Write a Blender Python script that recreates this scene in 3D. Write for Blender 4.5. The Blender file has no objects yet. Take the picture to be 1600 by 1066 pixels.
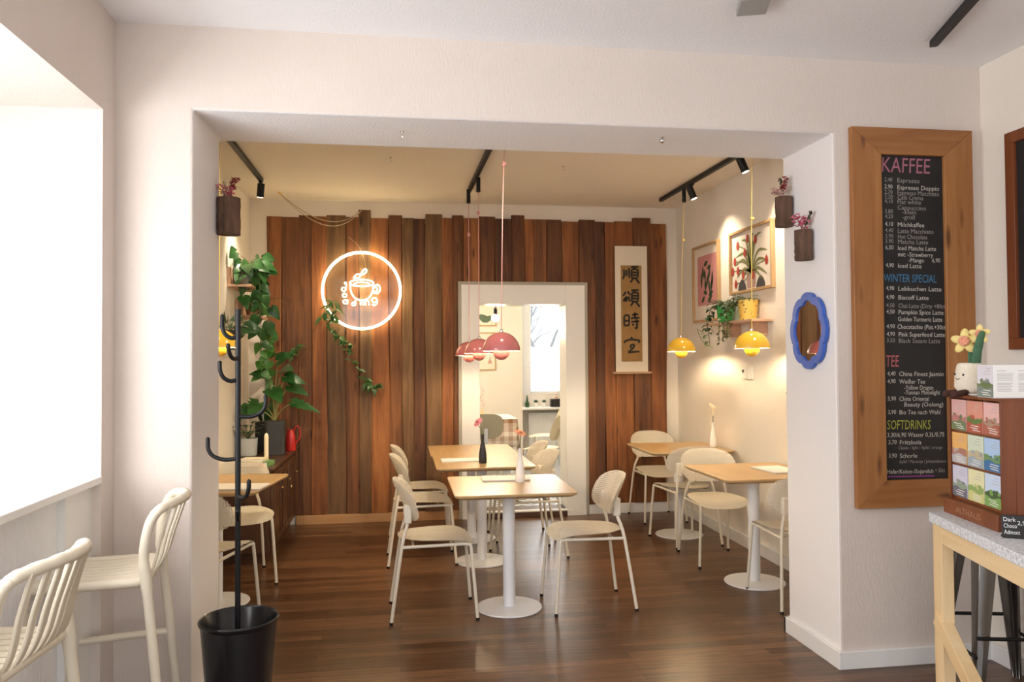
import bpy, bmesh, math, random
from math import sin, cos, pi, radians as R
from mathutils import Vector, Matrix

random.seed(7)
C = bpy.context.scene.collection
S = bpy.context.scene

# ------------------------------------------------------------------ camera, sky, daylight, exposure
cam_data = bpy.data.cameras.new('camera')
cam = bpy.data.objects.new('camera', cam_data); C.objects.link(cam)
cam_data.sensor_width = 36.0
cam_data.lens = 1204.479 * 36.0 / 1600.0
cam_data.clip_start = 0.02
yaw, pitch, roll = 0.14441874, 0.02236576, 0.00671474
fw = Vector((sin(yaw)*cos(pitch), cos(yaw)*cos(pitch), sin(pitch)))
rt = Vector((cos(yaw), -sin(yaw), 0)); dn = fw.cross(rt)
r2 = cos(roll)*rt + sin(roll)*dn; d2 = -sin(roll)*rt + cos(roll)*dn
cam.matrix_world = Matrix(((r2.x, -d2.x, -fw.x, 0), (r2.y, -d2.y, -fw.y, 0), (r2.z, -d2.z, -fw.z, 1.52), (0, 0, 0, 1)))
S.camera = cam

S.view_settings.view_transform = 'Standard'
S.view_settings.look = 'None'
S.view_settings.gamma = 1.0
S.view_settings.use_curve_mapping = False
S.view_settings.exposure = 0.92

w = bpy.data.worlds.new('sky'); S.world = w; w.use_nodes = True
bg = w.node_tree.nodes['Background']
bg.inputs[0].default_value = (0.86, 0.93, 1.0, 1); bg.inputs[1].default_value = 0.75

def lamp(name, kind, loc, energy, color, direction=None, size=None, size_y=None, spot=None, blend=0.5, radius=None):
    d = bpy.data.lights.new(name, kind); o = bpy.data.objects.new(name, d); C.objects.link(o)
    d.energy = energy; d.color = color; o.location = loc
    if direction is not None: o.rotation_euler = Vector(direction).to_track_quat('-Z', 'Y').to_euler()
    if kind == 'AREA':
        d.shape = 'RECTANGLE'; d.size = size; d.size_y = size_y or size
    if kind == 'SPOT':
        d.spot_size = R(spot); d.spot_blend = blend
    if radius is not None: d.shadow_soft_size = radius
    return o

DAY = (0.985, 0.975, 0.985)
WARM = (1.0, 0.74, 0.42)
lamp('side_window_daylight', 'AREA', (-2.02, 1.45, 1.78), 48, DAY, (1, 0.12, -0.42), 2.4, 1.3)
lamp('shopfront_daylight', 'AREA', (0.6, -2.3, 1.5), 24, (1.0, 0.965, 0.93), (0, 1, -0.22), 4.0, 2.3)
lamp('far_window_daylight', 'AREA', (2.2, 11.62, 1.7), 16, (1.0, 0.98, 0.95), (-0.25, -1, -0.1), 0.8, 1.5)

# ------------------------------------------------------------------ materials
MATS = {}
def M(name, col, rough=0.5, col2=None, scale=5.0, stretch=(1, 1, 1), metal=0.0, bump=0.0, bscale=None, bstretch=None,
      emit=0.0, coat=0.0, trans=0.0, detail=4.0, contrast=0.25, sheen=0.0):
    if name in MATS: return MATS[name]
    m = bpy.data.materials.new(name); m.use_nodes = True
    nt = m.node_tree; N = nt.nodes; L = nt.links
    b = N['Principled BSDF']
    b.inputs['Base Color'].default_value = (*col, 1); b.inputs['Roughness'].default_value = rough
    b.inputs['Metallic'].default_value = metal
    if coat: b.inputs['Coat Weight'].default_value = coat; b.inputs['Coat Roughness'].default_value = 0.15
    if trans: b.inputs['Transmission Weight'].default_value = trans
    if sheen: b.inputs['Sheen Weight'].default_value = sheen
    if emit:
        b.inputs['Emission Color'].default_value = (*col, 1); b.inputs['Emission Strength'].default_value = emit
    tc = N.new('ShaderNodeTexCoord')
    if col2 is not None:
        mp = N.new('ShaderNodeMapping'); mp.inputs['Scale'].default_value = stretch; L.new(tc.outputs['Object'], mp.inputs[0])
        no = N.new('ShaderNodeTexNoise'); no.inputs['Scale'].default_value = scale; no.inputs['Detail'].default_value = detail
        L.new(mp.outputs[0], no.inputs['Vector'])
        cr = N.new('ShaderNodeValToRGB'); cr.color_ramp.elements[0].position = 0.5-contrast; cr.color_ramp.elements[1].position = 0.5+contrast
        cr.color_ramp.elements[0].color = (*col, 1); cr.color_ramp.elements[1].color = (*col2, 1)
        L.new(no.outputs['Fac'], cr.inputs[0]); L.new(cr.outputs[0], b.inputs['Base Color'])
    if bump:
        mp2 = N.new('ShaderNodeMapping'); mp2.inputs['Scale'].default_value = bstretch or stretch; L.new(tc.outputs['Object'], mp2.inputs[0])
        n2 = N.new('ShaderNodeTexNoise'); n2.inputs['Scale'].default_value = bscale or scale; n2.inputs['Detail'].default_value = 5
        L.new(mp2.outputs[0], n2.inputs['Vector'])
        bp = N.new('ShaderNodeBump'); bp.inputs['Strength'].default_value = bump; bp.inputs['Distance'].default_value = 0.01
        L.new(n2.outputs['Fac'], bp.inputs['Height']); L.new(bp.outputs[0], b.inputs['Normal'])
    MATS[name] = m
    return m

def math_node(nt, op, a, b=None, c=None):
    n = nt.nodes.new('ShaderNodeMath'); n.operation = op
    for i, v in enumerate((a, b, c)):
        if v is None: continue
        if isinstance(v, (int, float)): n.inputs[i].default_value = v
        else: nt.links.new(v, n.inputs[i])
    return n.outputs[0]

def perforated(name, col, ax, ay, pitch=0.0115, hole=0.30):
    """plastic shell with rows of real see-through holes"""
    m = M(name, col, 0.5)
    nt = m.node_tree; N = nt.nodes; L = nt.links
    tc = N.new('ShaderNodeTexCoord'); sx = N.new('ShaderNodeSeparateXYZ'); L.new(tc.outputs['Object'], sx.inputs[0])
    def cell(out): return math_node(nt, 'SUBTRACT', math_node(nt, 'FRACT', math_node(nt, 'ADD', math_node(nt, 'DIVIDE', out, pitch), 100.5)), 0.5)
    u, v = cell(sx.outputs[ax]), cell(sx.outputs[ay])
    d = math_node(nt, 'SQRT', math_node(nt, 'ADD', math_node(nt, 'MULTIPLY', u, u), math_node(nt, 'MULTIPLY', v, v)))
    h = math_node(nt, 'LESS_THAN', d, hole)
    tr = N.new('ShaderNodeBsdfTransparent'); mx = N.new('ShaderNodeMixShader')
    L.new(h, mx.inputs[0]); L.new(N['Principled BSDF'].outputs[0], mx.inputs[1]); L.new(tr.outputs[0], mx.inputs[2])
    L.new(mx.outputs[0], N['Material Output'].inputs['Surface'])
    return m

def wood(name, dark, mid, light, grain_axis='z', rough=0.55, scale=9.0, knots=True, coat=0.0, bump=0.25):
    if name in MATS: return MATS[name]
    m = bpy.data.materials.new(name); m.use_nodes = True
    nt = m.node_tree; N = nt.nodes; L = nt.links; b = N['Principled BSDF']
    tc = N.new('ShaderNodeTexCoord')
    st = {'x': (0.07, 1, 1), 'y': (1, 0.07, 1), 'z': (1, 1, 0.07)}[grain_axis]
    mp = N.new('ShaderNodeMapping'); mp.inputs['Scale'].default_value = st; L.new(tc.outputs['Object'], mp.inputs[0])
    n1 = N.new('ShaderNodeTexNoise'); n1.inputs['Scale'].default_value = scale*2.2; n1.inputs['Detail'].default_value = 7; n1.inputs['Roughness'].default_value = 0.65; n1.inputs['Distortion'].default_value = 0.6
    L.new(mp.outputs[0], n1.inputs['Vector'])
    n2 = N.new('ShaderNodeTexNoise'); n2.inputs['Scale'].default_value = 1.3; n2.inputs['Detail'].default_value = 3
    mp3 = N.new('ShaderNodeMapping'); mp3.inputs['Scale'].default_value = {'x': (.5, 3, 3), 'y': (3, .5, 3), 'z': (3, 3, .5)}[grain_axis]; L.new(tc.outputs['Object'], mp3.inputs[0]); L.new(mp3.outputs[0], n2.inputs['Vector'])
    f = math_node(nt, 'ADD', math_node(nt, 'MULTIPLY', n1.outputs['Fac'], 0.62), math_node(nt, 'MULTIPLY', n2.outputs['Fac'], 0.38))
    cr = N.new('ShaderNodeValToRGB'); e = cr.color_ramp.elements
    e[0].position = 0.33; e[0].color = (*dark, 1); e[1].position = 0.66; e[1].color = (*light, 1)
    x = e.new(0.5); x.color = (*mid, 1)
    L.new(f, cr.inputs[0]); out = cr.outputs[0]
    if knots:
        vo = N.new('ShaderNodeTexVoronoi'); vo.inputs['Scale'].default_value = 1.0
        mp2 = N.new('ShaderNodeMapping'); mp2.inputs['Scale'].default_value = {'x': (2.2, 9, 9), 'y': (9, 2.2, 9), 'z': (9, 9, 2.2)}[grain_axis]; L.new(tc.outputs['Object'], mp2.inputs[0]); L.new(mp2.outputs[0], vo.inputs['Vector'])
        kr = N.new('ShaderNodeValToRGB'); kr.color_ramp.elements[0].position = 0.06; kr.color_ramp.elements[1].position = 0.17
        kr.color_ramp.elements[0].color = (0.25, 0.2, 0.18, 1); kr.color_ramp.elements[1].color = (1, 1, 1, 1)
        L.new(vo.outputs['Distance'], kr.inputs[0])
        mx = N.new('ShaderNodeMix'); mx.data_type = 'RGBA'; mx.blend_type = 'MULTIPLY'; mx.inputs[0].default_value = 0.85
        L.new(out, mx.inputs[6]); L.new(kr.outputs[0], mx.inputs[7]); out = mx.outputs[2]
    L.new(out, b.inputs['Base Color']); b.inputs['Roughness'].default_value = rough
    if coat: b.inputs['Coat Weight'].default_value = coat; b.inputs['Coat Roughness'].default_value = 0.2
    bp = N.new('ShaderNodeBump'); bp.inputs['Strength'].default_value = bump; bp.inputs['Distance'].default_value = 0.004
    L.new(n1.outputs['Fac'], bp.inputs['Height']); L.new(bp.outputs[0], b.inputs['Normal'])
    MATS[name] = m
    return m

wallpaper = M('cream woodchip wallpaper', (0.705, 0.62, 0.56), 0.85, (0.735, 0.65, 0.59), 3.0, bump=0.22, bscale=110, bstretch=(2.2, 2.2, 0.3))
jamb_paint = M('smooth pale wall paint', (0.85, 0.82, 0.81), 0.8, (0.87, 0.84, 0.83), 2.0, bump=0.12, bscale=40)
back_paint = M('cream wall paint', (0.82, 0.755, 0.66), 0.85, (0.85, 0.785, 0.70), 2.0, bump=0.15, bscale=45)
ceil_paint = M('textured ceiling paint', (0.90, 0.89, 0.90), 0.9, (0.92, 0.91, 0.92), 2.0, bump=0.3, bscale=90)
white_paint = M('white gloss paint', (0.83, 0.82, 0.80), 0.35)
window_white = M('window sill white', (0.85, 0.84, 0.82), 0.4)
grey_edge = M('grey door surround edge', (0.40, 0.37, 0.31), 0.6)
black_metal = M('black powder coated metal', (0.008, 0.008, 0.009), 0.42)
black_metal.node_tree.nodes['Principled BSDF'].inputs['Specular IOR Level'].default_value = 0.3
black_plastic = M('black glossy plastic', (0.010, 0.010, 0.012), 0.22)
chrome = M('polished metal', (0.75, 0.74, 0.72), 0.2, metal=1.0)
brass = M('brass', (0.65, 0.45, 0.18), 0.3, metal=1.0)
cream_metal = M('cream coated tube', (0.76, 0.69, 0.56), 0.4)
cream_plastic = M('cream plastic', (0.80, 0.73, 0.60), 0.5)
seat_mat = perforated('perforated cream seat', (0.80, 0.725, 0.585), 0, 1, hole=0.25)
back_mat = perforated('perforated cream backrest', (0.80, 0.725, 0.585), 1, 2, hole=0.31)
table_white = M('white coated steel', (0.84, 0.84, 0.85), 0.35)
oak = wood('light oak tabletop', (0.44, 0.275, 0.115), (0.53, 0.345, 0.155), (0.60, 0.41, 0.20), 'y', 0.38, 10, False, 0.15, 0.08)
pine = wood('raw pine', (0.66, 0.45, 0.23), (0.76, 0.56, 0.31), (0.82, 0.64, 0.40), 'y', 0.55, 9, True, 0, 0.1)
frame_wood = wood('honey stained pine frame', (0.25, 0.088, 0.021), (0.36, 0.145, 0.040), (0.45, 0.205, 0.065), 'z', 0.45, 7, True, 0.1, 0.12)
frame_wood_h = wood('honey stained pine frame across', (0.25, 0.088, 0.021), (0.36, 0.145, 0.040), (0.45, 0.205, 0.065), 'x', 0.45, 7, True, 0.1, 0.12)
display_wood = wood('reddish brown veneer', (0.13, 0.032, 0.009), (0.175, 0.046, 0.013), (0.225, 0.064, 0.019), 'z', 0.45, 6, False, 0.0, 0.05)
cabinet_wood = wood('dark brown cabinet wood', (0.045, 0.018, 0.008), (0.075, 0.03, 0.013), (0.11, 0.046, 0.02), 'z', 0.4, 8, False, 0.2, 0.1)
plank_mats = [
    wood('weathered plank orange', (0.070, 0.019, 0.005), (0.225, 0.076, 0.019), (0.38, 0.15, 0.043), 'z', 0.7, 7, True, 0, 0.6),
    wood('weathered plank brown', (0.042, 0.013, 0.005), (0.14, 0.050, 0.015), (0.25, 0.098, 0.031), 'z', 0.7, 8, True, 0, 0.6),
    wood('weathered plank grey', (0.046, 0.020, 0.008), (0.125, 0.062, 0.025), (0.22, 0.122, 0.053), 'z', 0.75, 8, True, 0, 0.6),
    wood('weathered plank dark', (0.027, 0.009, 0.004), (0.085, 0.029, 0.010), (0.165, 0.062, 0.020), 'z', 0.7, 9, True, 0, 0.6)]
tan_base = wood('tan wood skirting', (0.36, 0.18, 0.07), (0.45, 0.24, 0.10), (0.52, 0.30, 0.14), 'x', 0.5, 6, False, 0, 0.05)
stone = M('grey speckled stone', (0.50, 0.52, 0.56), 0.5, (0.80, 0.81, 0.84), 90, contrast=0.12)
leaf_green = M('glossy green leaf', (0.010, 0.050, 0.011), 0.33, (0.028, 0.115, 0.022), 14)
leaf_bright = M('bright green leaf', (0.04, 0.17, 0.02), 0.4, (0.09, 0.25, 0.045), 12)
leaf_dark = M('dark green leaf', (0.012, 0.045, 0.014), 0.3, (0.03, 0.095, 0.025), 14)
stem_mat = M('plant stem', (0.10, 0.13, 0.04), 0.6)
paper = M('white paper', (0.86, 0.83, 0.78), 0.7)
cream_paper = M('cream paper', (0.80, 0.72, 0.60), 0.8)
chalk_black = M('chalkboard', (0.010, 0.009, 0.009), 0.6, (0.018, 0.016, 0.016), 8)

def floor_material():
    m = bpy.data.materials.new('dark stained floorboards'); m.use_nodes = True
    nt = m.node_tree; N = nt.nodes; L = nt.links; b = N['Principled BSDF']
    tc = N.new('ShaderNodeTexCoord')
    br = N.new('ShaderNodeTexBrick'); br.inputs['Scale'].default_value = 1.0
    br.inputs['Brick Width'].default_value = 1.15; br.inputs['Row Height'].default_value = 0.072
    br.inputs['Mortar Size'].default_value = 0.0016; br.inputs['Mortar Smooth'].default_value = 0.2; br.offset = 0.37
    br.inputs['Color1'].default_value = (0.082, 0.036, 0.015, 1); br.inputs['Color2'].default_value = (0.20, 0.100, 0.046, 1); br.inputs['Mortar'].default_value = (0.03, 0.012, 0.006, 1)
    br.inputs['Bias'].default_value = -0.1
    L.new(tc.outputs['Object'], br.inputs['Vector'])
    mp = N.new('ShaderNodeMapping'); mp.inputs['Scale'].default_value = (0.6, 9, 1); L.new(tc.outputs['Object'], mp.inputs[0])
    n = N.new('ShaderNodeTexNoise'); n.inputs['Scale'].default_value = 6; n.inputs['Detail'].default_value = 6; n.inputs['Roughness'].default_value = 0.6
    L.new(mp.outputs[0], n.inputs['Vector'])
    cr = N.new('ShaderNodeValToRGB'); cr.color_ramp.elements[0].position = 0.3; cr.color_ramp.elements[1].position = 0.72
    cr.color_ramp.elements[0].color = (0.45, 0.42, 0.40, 1); cr.color_ramp.elements[1].color = (1.45, 1.42, 1.38, 1)
    L.new(n.outputs['Fac'], cr.inputs[0])
    mx = N.new('ShaderNodeMix'); mx.data_type = 'RGBA'; mx.blend_type = 'MULTIPLY'; mx.inputs[0].default_value = 1.0
    L.new(br.outputs['Color'], mx.inputs[6]); L.new(cr.outputs[0], mx.inputs[7]); L.new(mx.outputs[2], b.inputs['Base Color'])
    b.inputs['Roughness'].default_value = 0.30
    bp = N.new('ShaderNodeBump'); bp.inputs['Strength'].default_value = 0.35; bp.inputs['Distance'].default_value = 0.003
    L.new(n.outputs['Fac'], bp.inputs['Height']); L.new(bp.outputs[0], b.inputs['Normal'])
    return m
floor_mat = floor_material()

def tile_material():
    m = bpy.data.materials.new('patterned blue and white tiles'); m.use_nodes = True
    nt = m.node_tree; N = nt.nodes; L = nt.links; b = N['Principled BSDF']
    tc = N.new('ShaderNodeTexCoord'); sx = N.new('ShaderNodeSeparateXYZ'); L.new(tc.outputs['Object'], sx.inputs[0])
    def tri(out, p): return math_node(nt, 'PINGPONG', out, p)
    z = math_node(nt, 'ADD', sx.outputs[1], math_node(nt, 'MULTIPLY', tri(sx.outputs[0], 0.10), 0.9))
    k = math_node(nt, 'GREATER_THAN', math_node(nt, 'FRACT', math_node(nt, 'MULTIPLY', math_node(nt, 'ADD', z, 50.0), 9.0)), 0.5)
    mx = N.new('ShaderNodeMix'); mx.data_type = 'RGBA'
    mx.inputs[6].default_value = (0.74, 0.76, 0.80, 1); mx.inputs[7].default_value = (0.22, 0.27, 0.33, 1)
    L.new(k, mx.inputs[0]); L.new(mx.outputs[2], b.inputs['Base Color']); b.inputs['Roughness'].default_value = 0.3
    return m
tile_mat = tile_material()

def checker_material(name, a, bcol, size):
    m = bpy.data.materials.new(name); m.use_nodes = True
    nt = m.node_tree; N = nt.nodes; L = nt.links; b = N['Principled BSDF']
    tc = N.new('ShaderNodeTexCoord'); sx = N.new('ShaderNodeSeparateXYZ'); L.new(tc.outputs['Object'], sx.inputs[0])
    def stripe(o): return math_node(nt, 'GREATER_THAN', math_node(nt, 'FRACT', math_node(nt, 'DIVIDE', math_node(nt, 'ADD', o, 50.0), size)), 0.5)
    f = math_node(nt, 'MULTIPLY', math_node(nt, 'ADD', math_node(nt, 'ADD', stripe(sx.outputs[0]), stripe(sx.outputs[1])), stripe(sx.outputs[2])), 0.34)
    mx = N.new('ShaderNodeMix'); mx.data_type = 'RGBA'; mx.inputs[6].default_value = (*a, 1); mx.inputs[7].default_value = (*bcol, 1)
    L.new(f, mx.inputs[0]); L.new(mx.outputs[2], b.inputs['Base Color']); b.inputs['Roughness'].default_value = 0.85
    return m

# ------------------------------------------------------------------ mesh building
def frame_from(d):
    d = d.normalized(); a = Vector((0, 0, 1)) if abs(d.z) < 0.9 else Vector((1, 0, 0))
    u = d.cross(a).normalized(); return u, u.cross(d).normalized()

class MB:
    def __init__(s): s.v = []; s.f = []; s.mi = []; s.cur = 0
    def add(s, vs, fs, T=None):
        o = len(s.v)
        for p in vs:
            p = Vector(p); s.v.append(tuple(T @ p) if T else tuple(p))
        for f in fs: s.f.append(tuple(i+o for i in f)); s.mi.append(s.cur)
        return s
    def box(s, x0, x1, y0, y1, z0, z1, T=None):
        vs = [(x0, y0, z0), (x1, y0, z0), (x1, y1, z0), (x0, y1, z0), (x0, y0, z1), (x1, y0, z1), (x1, y1, z1), (x0, y1, z1)]
        return s.add(vs, [(0, 3, 2, 1), (4, 5, 6, 7), (0, 1, 5, 4), (1, 2, 6, 5), (2, 3, 7, 6), (3, 0, 4, 7)], T)
    def tube(s, pts, r, seg=12, caps=True, T=None, flat=1.0):
        pts = [Vector(p) for p in pts]; n = len(pts)
        rs = r if isinstance(r, (list, tuple)) else [r]*n
        vs, fs = [], []; u = None
        for i, p in enumerate(pts):
            d = (pts[min(i+1, n-1)] - pts[max(i-1, 0)])
            if d.length < 1e-9: d = Vector((0, 0, 1))
            d.normalize()
            if u is None: u, vv = frame_from(d)
            else:
                u = (u - d*u.dot(d))
                if u.length < 1e-6: u, vv = frame_from(d)
                u.normalize()
            vv = u.cross(d).normalized()
            for k in range(seg):
                a = 2*pi*k/seg; vs.append(p + (u*cos(a) + vv*sin(a)*flat)*rs[i])
        for i in range(n-1):
            for k in range(seg):
                a, b2 = i*seg+k, i*seg+(k+1) % seg
                fs.append((a, b2, b2+seg, a+seg))
        if caps: fs.append(tuple(range(seg-1, -1, -1))); fs.append(tuple((n-1)*seg+k for k in range(seg)))
        return s.add(vs, fs, T)
    def lathe(s, prof, seg=32, T=None, center=(0, 0, 0), wob=0.0):
        vs, fs = [], []; n = len(prof); cx, cy, cz = center
        for i, (r, z) in enumerate(prof):
            for k in range(seg):
                a = 2*pi*k/seg; rr = max(r, 1e-4)*(1 + wob*random.uniform(-1, 1))
                vs.append((cx+rr*cos(a), cy+rr*sin(a), cz+z))
        for i in range(n-1):
            for k in range(seg):
                a, b2 = i*seg+k, i*seg+(k+1) % seg
                fs.append((a, b2, b2+seg, a+seg))
        fs.append(tuple(range(seg-1, -1, -1))); fs.append(tuple((n-1)*seg+k for k in range(seg)))
        return s.add(vs, fs, T)
    def ball(s, c, rx, ry=None, rz=None, seg=14, rings=9, T=None):
        ry = ry or rx; rz = rz or rx; vs, fs = [], []
        for i in range(rings+1):
            t = pi*i/rings
            for k in range(seg):
                a = 2*pi*k/seg; vs.append((c[0]+rx*sin(t)*cos(a), c[1]+ry*sin(t)*sin(a), c[2]-rz*cos(t)))
        for i in range(rings):
            for k in range(seg):
                a, b2 = i*seg+k, i*seg+(k+1) % seg
                fs.append((a, b2, b2+seg, a+seg))
        return s.add(vs, fs, T)
    def prism(s, poly, z0, z1, T=None):
        """polygon in xy pulled along z"""
        n = len(poly); vs = [(x, y, z0) for x, y in poly] + [(x, y, z1) for x, y in poly]
        fs = [tuple(range(n-1, -1, -1)), tuple(range(n, 2*n))] + [(i, (i+1) % n, n+(i+1) % n, n+i) for i in range(n)]
        return s.add(vs, fs, T)
    def disc_shell(s, fn, rings=7, seg=40, th=0.012, axis=(0, 0, -1), T=None):
        """closed shell: fn(r, angle) gives the front surface, back is offset by axis*th with rounded rim"""
        vs, fs = [], []; ax = Vector(axis)
        rr = [i/rings for i in range(rings+1)]
        for side in (0, 1):
            for r in rr:
                for k in range(seg):
                    p = Vector(fn(max(r, 1e-3), 2*pi*k/seg)); e = max(0.0, (r-0.8)/0.2)
                    inset = th*0.5*(1-math.sqrt(max(0, 1-e*e)))
                    vs.append(p + ax*(inset if side == 0 else th-inset))
        n = len(rr)*seg
        for side in (0, 1):
            for i in range(rings):
                for k in range(seg):
                    a = side*n+i*seg+k; b2 = side*n+i*seg+(k+1) % seg
                    f = (a, a+seg, b2+seg, b2); fs.append(f if side == 0 else f[::-1])
        for side in (0, 1): fs.append(tuple(side*n+k for k in range(seg)))
        for k in range(seg):
            a = rings*seg+k; b2 = rings*seg+(k+1) % seg; fs.append((a, a+n, b2+n, b2))
        return s.add(vs, fs, T)
    def strip(s, pts, w, normal=(0, 0, 1), T=None):
        """flat brush stroke; w may vary along it"""
        pts = [Vector(p) for p in pts]; n = len(pts); nn = Vector(normal); vs = []
        ws = w if isinstance(w, (list, tuple)) else [w]*n
        for i, p in enumerate(pts):
            d = (pts[min(i+1, n-1)]-pts[max(i-1, 0)]).normalized(); q = nn.cross(d).normalized()*ws[i]*0.5
            vs += [p+q, p-q]
        return s.add(vs, [(2*i, 2*i+1, 2*i+3, 2*i+2) for i in range(n-1)], T)
    def leaf(s, base, d, nrm, L_, W_, bend=0.25, heart=0.0, fold=0.18, n=6, notch=0.0):
        d = Vector(d).normalized(); nrm = Vector(nrm); nrm = (nrm-d*nrm.dot(d))
        if nrm.length < 1e-4: nrm = frame_from(d)[0]
        nrm.normalize(); sd = d.cross(nrm).normalized(); base = Vector(base); vs, fs = [], []
        for i in range(n+1):
            t = i/n
            wdt = W_*0.5*(sin(pi*min(1, t**(0.62-0.22*heart)))**0.85) if 0 < t < 1 else (0.0008 if t else 0.12*heart*W_+0.001)
            if notch and i % 2: wdt *= 1-notch
            c = base + d*(L_*t) - nrm*(bend*L_*t*t)
            up = nrm*(fold*wdt); back = -d*(heart*0.22*L_*(1-t)**3)
            vs += [c - sd*wdt + up + back, c, c + sd*wdt + up + back]
        for i in range(n):
            a = 3*i; fs += [(a, a+1, a+4, a+3), (a+1, a+2, a+5, a+4)]
        return s.add(vs, fs)
    def clamp(s, ax, lo=-9.0, hi=9.0):
        s.v = [tuple(min(hi, max(lo, c)) if i == ax else c for i, c in enumerate(p)) for p in s.v]; return s
    def build(s, name, mats, parent=None, smooth=35, bevel=0.0, kind=None, label=None, solid=0.0):
        me = bpy.data.meshes.new(name); me.from_pydata(s.v, [], s.f)
        mats = mats if isinstance(mats, (list, tuple)) else [mats]
        for m in mats: me.materials.append(m)
        if len(mats) > 1:
            for p, i in zip(me.polygons, s.mi): p.material_index = i
        me.update()
        if smooth:
            for p in me.polygons: p.use_smooth = True
            try: me.set_sharp_from_angle(angle=R(smooth))
            except Exception: pass
        o = bpy.data.objects.new(name, me); C.objects.link(o)
        if parent: o.parent = parent
        if bevel:
            b = o.modifiers.new('bevel', 'BEVEL'); b.width = bevel; b.segments = 2; b.limit_method = 'ANGLE'; b.angle_limit = R(40)
        if solid:
            b = o.modifiers.new('thickness', 'SOLIDIFY'); b.thickness = solid; b.offset = 0
        if kind: o['kind'] = kind
        if label: o['label'] = label
        return o

def rrect(x0, x1, y0, y1, r, n=5):
    p = []
    for cx, cy, a0 in ((x1-r, y1-r, 0), (x0+r, y1-r, 90), (x0+r, y0+r, 180), (x1-r, y0+r, 270)):
        for k in range(n+1): a = R(a0+90*k/n); p.append((cx+r*cos(a), cy+r*sin(a)))
    return p

def smooth_path(pts, n=6):
    pts = [Vector(p) for p in pts]; out = []
    for i in range(len(pts)-1):
        p0, p1, p2, p3 = pts[max(i-1, 0)], pts[i], pts[i+1], pts[min(i+2, len(pts)-1)]
        for k in range(n):
            t = k/n
            out.append(0.5*((2*p1)+(-p0+p2)*t+(2*p0-5*p1+4*p2-p3)*t*t+(-p0+3*p1-3*p2+p3)*t**3))
    out.append(pts[-1]); return out

def thing(name, label, cat, loc=(0, 0, 0), rotz=0.0, group=None):
    o = bpy.data.objects.new(name, None); C.objects.link(o); o.empty_display_size = 0.1
    o.location = loc; o.rotation_euler = (0, 0, rotz); o['label'] = label; o['category'] = cat
    if group: o['group'] = group
    return o
def tag(o, label, cat, group=None):
    o['label'] = label; o['category'] = cat
    if group: o['group'] = group
    return o
def struct(name, mb, mats, **k): return mb.build(name, mats, kind='structure', **k)
def dup(root, loc, rotz, label, group=None):
    r = root.copy(); C.objects.link(r); r.location = loc; r.rotation_euler = (0, 0, rotz); r['label'] = label
    if group: r['group'] = group
    for ch in list(root.children):
        c = ch.copy(); C.objects.link(c); c.parent = r
        for g in ch.children:
            d = g.copy(); C.objects.link(d); d.parent = c
    return r

_tc = {}
def text_geo(txt, size):
    k = (txt, size)
    if k in _tc: return _tc[k]
    cu = bpy.data.curves.new('lettering', 'FONT'); cu.body = txt; cu.size = size; cu.resolution_u = 2
    ob = bpy.data.objects.new('lettering', cu); C.objects.link(ob)
    dg = bpy.context.evaluated_depsgraph_get(); ev = ob.evaluated_get(dg); me = ev.to_mesh()
    vs = [tuple(v.co) for v in me.vertices]; fs = [tuple(p.vertices) for p in me.polygons]
    ev.to_mesh_clear(); bpy.data.objects.remove(ob); bpy.data.curves.remove(cu)
    _tc[k] = (vs, fs); return vs, fs
def add_text(mb, txt, T, size, width=None, squeeze=1.0):
    """lettering in local xy; T maps to the surface; width = wanted length"""
    vs, fs = text_geo(txt, size)
    if not vs: return
    x0 = min(v[0] for v in vs); x1 = max(v[0] for v in vs)
    k = (width/(x1-x0)) if width else squeeze
    mb.add([((x-x0)*k, y, 0) for x, y, z in vs], fs, T)
def wall_T(o, right, up):
    o, right, up = Vector(o), Vector(right), Vector(up); n = right.cross(up)
    return Matrix(((right.x, up.x, n.x, o.x), (right.y, up.y, n.y, o.y), (right.z, up.z, n.z, o.z), (0, 0, 0, 1)))

# ------------------------------------------------------------------ the setting
YF, YB2, YW = 3.515, 4.02, 7.36          # near and far face of the passage wall, back wall
XL, XR = -1.21, 2.93                     # front room side walls
JL, JR, SOF = -0.893, 2.118, 2.62        # passage opening
BL, BR = -1.37, 2.735                    # back room side walls
CZ = 3.0
struct('floor', MB().box(-2.2, 4.2, -2.6, YW+0.12, -0.1, 0), floor_mat, smooth=0)
struct('ceiling', MB().box(-2.2, 4.2, -2.6, YF, CZ-0.012, CZ+0.1), ceil_paint, smooth=0)
struct('ceiling_back', MB().box(-1.7, BR+0.2, YB2, YW, CZ+0.006, CZ+0.1), back_paint, smooth=0)
mb = MB().prism([(-2.2, 0), (JL, 0), (JL, SOF), (JR, SOF), (JR, 0), (4.2, 0), (4.2, CZ+0.1), (-2.2, CZ+0.1)], -YB2, -YF, wall_T((0, 0, 0), (1, 0, 0), (0, 0, 1)))
# jamb and soffit faces carry the smooth paint
for i in range(len(mb.f)):
    vs = [mb.v[j] for j in mb.f[i]]
    if all(abs(v[0]-JL) < 1e-6 for v in vs) or all(abs(v[0]-JR) < 1e-6 for v in vs): mb.mi[i] = 1
    if all(abs(v[2]-SOF) < 1e-6 for v in vs): mb.mi[i] = 2
struct('wall_passage', mb, [wallpaper, jamb_paint, ceil_paint], smooth=0, bevel=0.010)
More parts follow.
